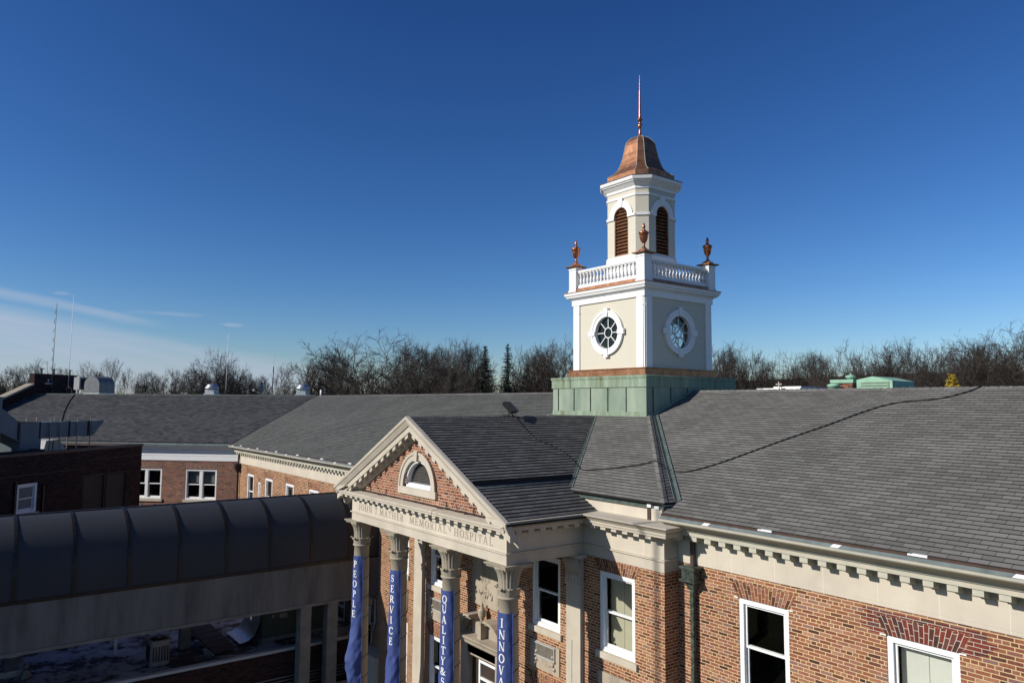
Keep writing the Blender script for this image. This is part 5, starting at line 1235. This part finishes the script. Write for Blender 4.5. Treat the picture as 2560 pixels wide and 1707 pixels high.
# split air conditioner on the wall under the walkway
ac = thing('wall_condenser', 'white wall condenser on a bracket beside the walkway column', 'air conditioner', (-8.2, .3, 4.6))
mb = MB(TFM); mb.box(-9.2, -8.35, .16, .5, 4.95, 5.6); mb.build('casing', 'pale_grey_paint', ac)
mb = MB(TFM); mb.tube([(-8.4, .1, 4.62), (-8.4, .5, 4.93)], .02, 4); mb.tube([(-9.1, .1, 4.62), (-9.1, .5, 4.93)], .02, 4); mb.box(-9.2, -8.3, .02, .5, 4.91, 4.94); mb.tube([(-8.2, .06, 5.9), (-8.15, .08, 5.0), (-8.3, .08, 4.66), (-9.0, .1, 4.6)], .03, 6); mb.build('bracket', 'pale_grey_paint', ac)
mb = MB(); mb.box(-8.45, -7.0, -.1, .485, 0, 3.95); mb.box(-8.5, -6.96, -.15, .486, 3.95, 4.06); mb.box(-8.45, -7.0, -1.0, -.1, 0, 2.85); mb.box(-8.5, -6.96, -1.05, -.15, 2.85, 2.95); tag(mb.build('stone_pier', 'limestone', None), 'pale stepped stone block seen just right of the PEOPLE column', 'pier')

# ================================================================== floodlight and its cable on the portico roof
fl = thing('floodlight', 'black floodlight on a forked stand on the portico ridge', 'floodlight', (0, .82, 13.12))
mb = MB()
ax_ = Matrix.Rotation(R2(-28), 4, 'X'); R_ = Matrix.Translation((0, .80, 13.40)) @ Matrix.Rotation(R2(20), 4, 'Z') @ Matrix.Rotation(R2(40), 4, 'Y')
v0 = [(-.20, -.17, -.06), (.20, -.17, -.06), (.20, .17, -.06), (-.20, .17, -.06), (-.23, -.20, .06), (.23, -.20, .06), (.23, .20, .06), (-.23, .20, .06)]
mb.mesh([tuple(R_ @ Vector(p)) for p in v0], [(0, 3, 2, 1), (4, 5, 6, 7), (0, 1, 5, 4), (1, 2, 6, 5), (2, 3, 7, 6), (3, 0, 4, 7)]); mb.build('lamp_housing', 'black_metal', fl)
mb = MB(); v1 = [(-.19, -.16, .062), (.19, -.16, .062), (.19, .16, .062), (-.19, .16, .062)]; mb.face([tuple(R_ @ Vector(p)) for p in v1]); mb.build('lens', 'tinted_glass', fl)
mb = MB(); mb.tube([(0, .72, 13.36), (0, .72, 13.27), (0, .92, 13.27), (0, .92, 13.36)], .012, 5, False); mb.tube([(0, .82, 13.27), (-.05, .73, 13.12)], .024, 5); mb.tube([(0, .82, 13.27), (.06, .92, 13.09)], .024, 5); mb.tube([(.0, .93, 13.30), (.05, .97, 13.18), (.02, .95, 13.10)], .008, 4); mb.tube([(-.02, .45, 13.14), (.0, .6, 13.15), (.05, .9, 13.11), (.12, 1.0, 13.08)], .018, 5); mb.build('stand', 'black_metal', fl)
def on(zf, pts, h=.02): return [(x, y, zf((x, y))+h) for x, y in pts]
cp = on(zpor, [(.05, .95), (.35, .88), (.67, .80), (1.0, .76), (1.344, .73), (1.65, 1.0), (1.92, 1.20), (2.5, 1.19), (2.80, 1.15)], .03)+on(zpav, [(3.05, .98), (3.294, .96), (3.7, 1.09), (4.12, 1.20), (4.69, 1.47), (5.0, 1.66)], .035)+[(5.15, 1.74, zfac((5.15, 0))+.06)]+on(zfac, [(5.42, 1.64), (5.73, 1.72)], .04)+on(zmain, [(6.04, 1.635), (6.36, 1.80), (6.82, 2.27), (7.384, 3.113), (7.768, 3.676), (8.463, 4.593), (8.9, 5.3), (9.33, 5.793), (9.804, 5.971), (10.384, 6.074), (10.849, 6.421), (11.1, 6.83)], .035)
def smooth(P_, it=2):
    for _ in range(it):
        Q_ = [P_[0]]
        for a, b in zip(P_, P_[1:]): Q_ += [tuple(.75*a[i]+.25*b[i] for i in range(3)), tuple(.25*a[i]+.75*b[i] for i in range(3))]
        P_ = Q_+[P_[-1]]
    return P_
mb = MB(); mb.tube(smooth(cp), .016, 5); tag(mb.build('roof_cable', 'rubber_black', None), 'long black cable running from the floodlight across the grey roof to its ridge', 'cable')

# ================================================================== things behind the right ridge
ch = thing('chimney', 'squat brick chimney with green copper cap and round vents', 'chimney', (5.3, 12.4, 12))
mb = MB(); mb.box(4.40, 5.15, 12.0, 13.0, 11, 14.36); mb.build('stack', 'brick_dark_red', ch)
mb = MB(); mb.box(4.35, 5.2, 11.95, 13.05, 14.36, 14.47); mb.box(4.37, 5.18, 11.97, 13.03, 14.34, 14.36); mb.build('copper_cap', 'verdigris_pale', ch)
mb = MB(); mb.lathe(4.93, 12.3, [(.12, 14.47), (.12, 14.53), (.17, 14.54), (.17, 14.60), (.10, 14.63), (.02, 14.65), (.02, 14.70), (.0, 14.71)], 16); mb.build('round_vent', 'verdigris_pale', ch)
mb = MB(); mb.lathe(4.62, 11.7, [(.2, 13.6), (.2, 14.22), (.23, 14.23), (.21, 14.28), (.10, 14.32), (.0, 14.33)], 16); tag(mb.build('roof_vent', 'verdigris_pale', None), 'small green domed vent in front of the brick chimney', 'roof vent')
gb = thing('copper_penthouse', 'low green copper penthouse with a shallow gable behind the right ridge', 'roof structure', (6.0, 12.6, 12))
mb = MB(); mb.prism([(lambda t_, x=x, z=z: (x, t_, z)) for x, z in [(5.50, 12.5), (6.53, 12.5), (6.53, 14.40), (5.86, 14.56), (5.30, 14.45), (5.30, 12.5)]], 12.0, 13.6)
mb.build('copper_wall', 'verdigris_pale', gb)
mb = MB(); mb.box(5.45, 6.35, 11.97, 11.999, 14.22, 14.27); mb.box(5.45, 6.35, 11.97, 11.999, 14.32, 14.36); mb.box(6.36, 6.42, 11.97, 11.999, 12.5, 14.38); mb.build('standing_seam', 'verdigris', gb)
wb = thing('white_building', 'white flat-roofed building with a small cross beyond the right roof', 'building', (-28, 62, 0))
mb = MB(); mb.box(-31.4, -26, 60, 66, 0, 15.55); mb.box(-29.4, -26.02, 60.3, 66, 15.55, 15.72); mb.build('wall', 'white_paint', wb)
mb = MB(); mb.box(-28.54, -28.44, 59.9, 60.0, 15.5, 16.25); mb.box(-28.85, -28.12, 59.9, 60.0, 15.93, 16.03); mb.build('cross', 'limestone', wb)
mb = MB(); mb.box(-28.2, -27.7, 59.97, 59.999, 15.3, 15.54); mb.build('window', 'tinted_glass', wb)

fp = thing('flagpole', 'tall bare flagpole out in front of the hospital, left of the camera', 'flagpole', (-.48, -22, 0))
mb = MB(); mb.lathe(-.48, -22, [(.10, 0), (.085, 8), (.055, 23.7), (.05, 23.72), (.09, 23.8), (.05, 23.9), (.0, 23.95)], 12); mb.build('pole', 'galvanized', fp)
# ================================================================== ground and hills
def sm(x): x = max(0.0, min(1.0, x)); return x*x*(3-2*x)
def ground_z(x, y):
    dx, dy = x-CAM[0], y-CAM[1]; d = math.hypot(dx, dy); a = math.degrees(math.atan2(dy, dx)) % 360
    k = sm((a-60)/30)*sm((230-a)/30)                    # the hill lies behind the hospital
    top = 15.5+3.4*sm((150-a)/40)-1.8*sm((a-150)/25)
    return k*(top*sm((d-78)/72)+(4.0*sm((150-a)/40)+1.5)*sm((d-150)/120))
mb = MB(); NA, radii = 144, [4, 20, 40, 55, 65, 75, 85, 95, 105, 115, 125, 140, 160, 200, 260, 400, 800, 2500]
V = [(CAM[0], CAM[1], 0)]; F = []
for r in radii:
    for k in range(NA):
        a = 2*math.pi*k/NA; x, y = CAM[0]+r*math.cos(a), CAM[1]+r*math.sin(a); V.append((x, y, ground_z(x, y)-.02))
for k in range(NA): F.append((0, 1+k, 1+(k+1) % NA))
for j in range(len(radii)-1):
    for k in range(NA): q = (k+1) % NA; F.append((1+j*NA+k, 1+(j+1)*NA+k, 1+(j+1)*NA+q, 1+j*NA+q))
nin = [f for f in F if max(max(f)-1, 0)//NA <= 4]; nout = [f for f in F if max(max(f)-1, 0)//NA > 4]
m1 = MB(); m1.mesh(V, nin, True); tag(m1.build('ground', 'lawn', None), kind='structure')
m1 = MB(); m1.mesh(V, nout, True); tag(m1.build('hill', 'brown_hillside', None), kind='structure')
mb = MB(); mb.box(-26, 30, -16, -6, -.2, .03); tag(mb.build('forecourt', 'asphalt', None), kind='structure')

# ================================================================== trees
def tree_mesh(name, seed, kind, depth=7):
    rnd = random.Random(seed); segs = []; fine = []
    P = dict(oak=(.25, 36, .80, .05), spread=(.20, 44, .82, .015), upright=(.30, 27, .80, .11), sparse=(.36, 30, .77, .09))[kind]
    EZ, ER, EH = dict(oak=(8.6, 5.2, 5.6), spread=(8.2, 7.0, 5.4), upright=(9.5, 3.6, 6.6), sparse=(9.5, 5.0, 6.5))[kind]
    def out_(q): return ((q.x*q.x+q.y*q.y)/ER**2+((q.z-EZ)/EH)**2) > rnd.uniform(.88, 1.12)
    def rv(z=0.0): return Vector((rnd.gauss(0, 1), rnd.gauss(0, 1), rnd.gauss(z, 1))).normalized()
    def grow(p, d, ln, r, lev):
        n = 3 if lev < 4 else 2; q = p; dd = d
        for i in range(n):
            dd = (dd+rv()*(.17 if lev else .05)+Vector((0, 0, P[3]))).normalized()
            q2 = q+dd*ln/n; segs.append((q, q2, r*(1-.16/n*i), r*(1-.16/n*(i+1)))); q = q2
            stop = lev >= 1 and out_(q)
            if 1 <= lev < depth-1 and not stop and rnd.random() < .6: grow(q, (dd+rv(.2)*1.1).normalized(), ln*.6, r*.5, min(depth-1, lev+2))
            if lev >= depth-2 or stop:                           # fine twigs
                for _ in range(3):
                    b_ = q-dd*ln/n*rnd.random(); t_ = (dd+rv(.15)*.9).normalized(); l_ = rnd.uniform(.35, .8); e_ = b_+t_*l_; fine.append((b_, e_, .012))
                    for _ in range(2):
                        f_ = rnd.uniform(.3, .8); t2 = (t_+rv(.1)*.9).normalized(); fine.append((b_+t_*l_*f_, b_+t_*l_*f_+t2*l_*.6, .009))
            if stop: return
        if lev >= depth: return
        k = 3 if (lev in (0, 1) or rnd.random() < .4) else 2
        ph = rnd.uniform(0, 6.28); o_ = dd.orthogonal().normalized(); o2 = dd.cross(o_)
        for i in range(k):
            a = ph+2*math.pi*i/k+rnd.gauss(0, .3); an = R2(P[1]*rnd.uniform(.6, 1.25)*(1.0 if lev else .9))
            nd = (dd*math.cos(an)+(o_*math.cos(a)+o2*math.sin(a))*math.sin(an)).normalized()
            if nd.z < -.05: nd.z = abs(nd.z)*.3; nd.normalize()
            if kind == 'sparse' and lev > 3 and rnd.random() < .3: continue
            grow(q, nd, ln*P[2]*rnd.uniform(.9, 1.2), max(.013, r*(.70 if k == 2 else .62)), lev+1)
    grow(Vector((0, 0, -.5)), Vector((0, 0, 1)), P[0]*15, .21 if kind != 'sparse' else .15, 0)
    zs = sorted(s_[1].z for s_ in fine); top = zs[int(len(zs)*.997)]
    out = []
    for part in ('trunk', 'crown'):
        V = []; F = []
        for (a, b, ra, rb) in segs:
            if (ra > .085) != (part == 'trunk'): continue
            d = (b-a).normalized(); o_ = d.orthogonal().normalized(); o2 = d.cross(o_); i = len(V); n = 3 if part == 'crown' else 6
            for c_, r in ((a, ra), (b, rb)):
                for k in range(n): t_ = 2*math.pi*k/n; w_ = c_+o_*r*math.cos(t_)+o2*r*math.sin(t_); V.append((w_.x, w_.y, w_.z))
            for k in range(n): F.append((i+k, i+(k+1) % n, i+n+(k+1) % n, i+n+k))
        if part == 'crown':
            for a, b, r in fine:
                d = (b-a).normalized(); o_ = d.orthogonal().normalized(); o2 = d.cross(o_); i = len(V)
                for k in range(3): t_ = 2.0944*k; w_ = a+o_*r*math.cos(t_)+o2*r*math.sin(t_); V.append((w_.x, w_.y, w_.z))
                V.append((b.x, b.y, b.z)); F.extend([(i, i+1, i+3), (i+1, i+2, i+3), (i+2, i, i+3)])
        me = bpy.data.meshes.new(name+'_'+part); me.from_pydata(V, [], F); out.append(me)
    return out[0], out[1], top
PROTO = {}
for nm, kind, seeds, mat in (('oak', 'oak', (11, 12, 13), 'bark'), ('spread', 'spread', (21, 22, 27), 'bark_grey'), ('upright', 'upright', (31, 32), 'bark_red'), ('sparse', 'sparse', (41, 44), 'bark_grey')):
    PROTO[nm] = []
    for s_ in seeds:
        tr, cr, top = tree_mesh(nm, s_, kind, 7 if kind != 'sparse' else 6); tr.materials.append(MAT[mat]); cr.materials.append(MAT[mat]); PROTO[nm].append((tr, cr, top))
rt = random.Random(77)
def plant(px, ytop, d, kind, label, group=None, wide=1.0, name='bare_tree', var=None):
    r = px_ray(px, ytop); h = math.hypot(r[0], r[1]); x, y = CAM[0]+r[0]/h*d, CAM[1]+r[1]/h*d; zt = CAM[2]+r[2]/h*d; z0 = ground_z(x, y)
    pr = PROTO[kind]; tr, cr, top = pr[(var if var is not None else rt.randrange(len(pr))) % len(pr)]
    s_ = (zt-z0)/top
    t = thing(name, label, 'tree', (x, y, z0), group); t.rotation_euler = (0, 0, rt.uniform(0, 6.28)); sw = max(s_, .62)*wide; t.scale = (sw, sw, s_)
    for nm, me in (('trunk', tr), ('crown', cr)):
        o = bpy.data.objects.new(nm, me); COL.objects.link(o); o.parent = t
    return t
GL_ = 'bare brown winter tree in the low tree line above the dark wing roof'
GC_ = 'bare winter tree in the dense dark row between valley and bell tower'
GR_ = 'bare reddish-brown winter tree in the tree line right of the bell tower'
g1, g2, g3 = 'trees beyond the wing roof', 'trees between valley and bell tower', 'trees right of the bell tower'
plant(955, 846, 84, 'spread', 'largest spreading bare oak with wide round crown left of the portico gable', wide=1.0, var=0)
plant(545, 886, 100, 'spread', 'lone round-crowned bare tree behind the slim white whip antenna', wide=.62, var=1)
plant(283, 890, 112, 'sparse', 'tall thin sparse tree rising just right of the exhaust hood', wide=.5, var=0)
plant(208, 902, 118, 'sparse', 'loose open bare tree right of the tallest white whip antenna', wide=.8, var=1)
plant(108, 895, 125, 'sparse', 'pale open bare tree behind the dipole antenna', wide=.8, var=1)
plant(1400, 853, 92, 'oak', 'bare round tree directly left of the bell tower', wide=.75, var=0)
plant(1788, 857, 98, 'spread', 'bare round tree directly right of the bell tower', wide=.72, var=2)
plant(1868, 884, 92, 'oak', 'bare dark tree left of the sky gap over the white building', wide=.7, var=1)
plant(1968, 891, 96, 'spread', 'small round bare tree right of the sky gap over the white building', wide=.55, var=1)
plant(2520, 826, 100, 'spread', 'tallest bare tree on the rise at the right picture edge', wide=.85, var=0)
for px, yt_, d, k, w_ in ((-30, 925, 118, 'oak', .7), (45, 915, 112, 'oak', .7), (155, 918, 130, 'upright', .8), (245, 928, 120, 'upright', .7), (330, 918, 118, 'sparse', .6), (375, 928, 122, 'oak', .7), (430, 920, 116, 'upright', .8), (485, 922, 112, 'oak', .7), (600, 928, 112, 'oak', .7), (655, 938, 115, 'upright', .75)):
    plant(px, yt_, d, k, GL_, g1, w_)
for px, yt_, d, k, w_ in ((715, 910, 96, 'upright', .62), (788, 895, 92, 'upright', .66), (838, 884, 100, 'oak', .55), (1040, 860, 94, 'oak', .66), (1098, 864, 99, 'upright', .6), (1145, 861, 90, 'spread', .6), (1180, 858, 98, 'oak', .5), (1322, 875, 94, 'oak', .55), (1360, 872, 101, 'upright', .6)):
    plant(px, yt_, d, k, GC_, g2, w_)
for px, yt_, d, k, w_ in ((1825, 866, 104, 'oak', .5), (1912, 915, 112, 'upright', .6), (2030, 878, 99, 'oak', .55), (2100, 873, 92, 'spread', .5), (2148, 882, 102, 'upright', .6), (2190, 880, 94, 'spread', .5), (2245, 858, 98, 'oak', .6), (2305, 853, 92, 'spread', .55), (2352, 860, 100, 'upright', .65), (2405, 866, 94, 'oak', .6), (2462, 852, 100, 'oak', .6), (2590, 828, 96, 'oak', .7)):
    plant(px, yt_, d, k, GR_, g3, w_)
# conifers: whorls of drooping needle sprays
def conifer(px, ytop, d, label, wd, mat, name='conifer', base_frac=.0, zb=None, seed=1, cat='tree'):
    rnd = random.Random(seed); r = px_ray(px, ytop); h = math.hypot(r[0], r[1]); x, y = CAM[0]+r[0]/h*d, CAM[1]+r[1]/h*d; zt = CAM[2]+r[2]/h*d; z0 = ground_z(x, y) if zb is None else zb
    H_ = zt-z0; t = thing(name, label, cat, (x, y, z0))
    me = MB(); me.tube([(0, 0, -.3), (0, 0, H_*.5), (0, 0, H_)], H_*.014, 6, r2=.02); o = me.build('trunk', 'bark', None); o.parent = t
    me = MB(); n = 46
    for i in range(n):
        f_ = (i+.5)/n; zc = H_*(base_frac+(1-base_frac)*f_); L_ = wd*(1-f_)**.8*rnd.uniform(.55, 1.1)+.15
        for k in range(6):
            a = rnd.uniform(0, 6.28); q = int(5+L_*5)
            for j in range(q):
                u_ = (j+.6)/q; rr = L_*u_; cz = zc-L_*.28*u_+.35*L_*u_*u_; wv = (.12+.26*L_*(1-u_)*.5)
                for s_ in range(2):
                    b_ = a+rnd.gauss(0, .16); c_ = Vector((rr*math.cos(b_), rr*math.sin(b_), cz+rnd.gauss(0, .08)))
                    e1 = Vector((rnd.gauss(0, 1), rnd.gauss(0, 1), rnd.gauss(0, .5))).normalized()*wv; e2 = Vector((rnd.gauss(0, 1), rnd.gauss(0, 1), rnd.gauss(-.5, .6))).normalized()*wv*.5
                    me.face([tuple(c_-e1), tuple(c_+e2), tuple(c_+e1)])
    o = me.build('foliage', mat, None); o.parent = t; return t
conifer(1212, 864, 86, 'dark green conifer, ragged, left of the other conifer', 4.6, 'needles_dark', base_frac=.2, seed=5)
conifer(1270, 860, 92, 'dark green conifer nearer the bell tower, with pointed top', 4.2, 'needles_dark', base_frac=.2, seed=6)
conifer(2380, 939, 60, 'small golden yellow conifer poking above the right roof ridge', .9, 'needles_yellow', 'golden_conifer', .55, zb=10.0, seed=7, cat='shrub')
# undergrowth that nobody could count: brush and saplings over the hillside
rnd = random.Random(5); V = []; F = []
def twig(p, d, ln, r):
    q = p+d*ln; o_ = d.orthogonal().normalized(); o2 = d.cross(o_); i = len(V)
    for k in range(3): t_ = 2.0944*k; w_ = p+(o_*math.cos(t_)+o2*math.sin(t_))*r; V.append((w_.x, w_.y, w_.z))
    V.append((q.x, q.y, q.z)); F.extend([(i, i+1, i+3), (i+1, i+2, i+3), (i+2, i, i+3)]); return q
for _ in range(5200):
    px = rnd.uniform(-150, 2720); d = rnd.uniform(104, 155); r = px_ray(px, 1000); h = math.hypot(r[0], r[1]); x, y = CAM[0]+r[0]/h*d, CAM[1]+r[1]/h*d; z = ground_z(x, y)
    hh = rnd.uniform(.8, 2.4)*(1.15 if 700 < px < 1420 or px > 2050 else .8); p = Vector((x, y, z-.3)); d0 = Vector((rnd.gauss(0, .3), rnd.gauss(0, .3), 1)).normalized(); q = twig(p, d0, hh, .04)
    for k in range(11):
        f_ = rnd.uniform(.2, .95); b_ = p+d0*hh*f_; a = rnd.uniform(0, 6.28); el_ = rnd.uniform(.3, 1.2); dd = Vector((math.cos(a)*math.cos(el_), math.sin(a)*math.cos(el_), math.sin(el_))); l_ = hh*(1-f_*.6)*rnd.uniform(.25, .5); twig(b_, dd, l_, .022)
        if k % 2 == 0: a2 = a+rnd.gauss(0, .8); twig(b_+dd*l_*.5, Vector((math.cos(a2)*.7, math.sin(a2)*.7, .7)).normalized(), l_*.6, .015)
me = bpy.data.meshes.new('undergrowth'); me.from_pydata(V, [], F); me.materials.append(MAT['bark_red']); o = bpy.data.objects.new('undergrowth', me); COL.objects.link(o)
tag(o, 'tangled brown brush and saplings under the bare trees on the hillside', 'undergrowth', kind='stuff')
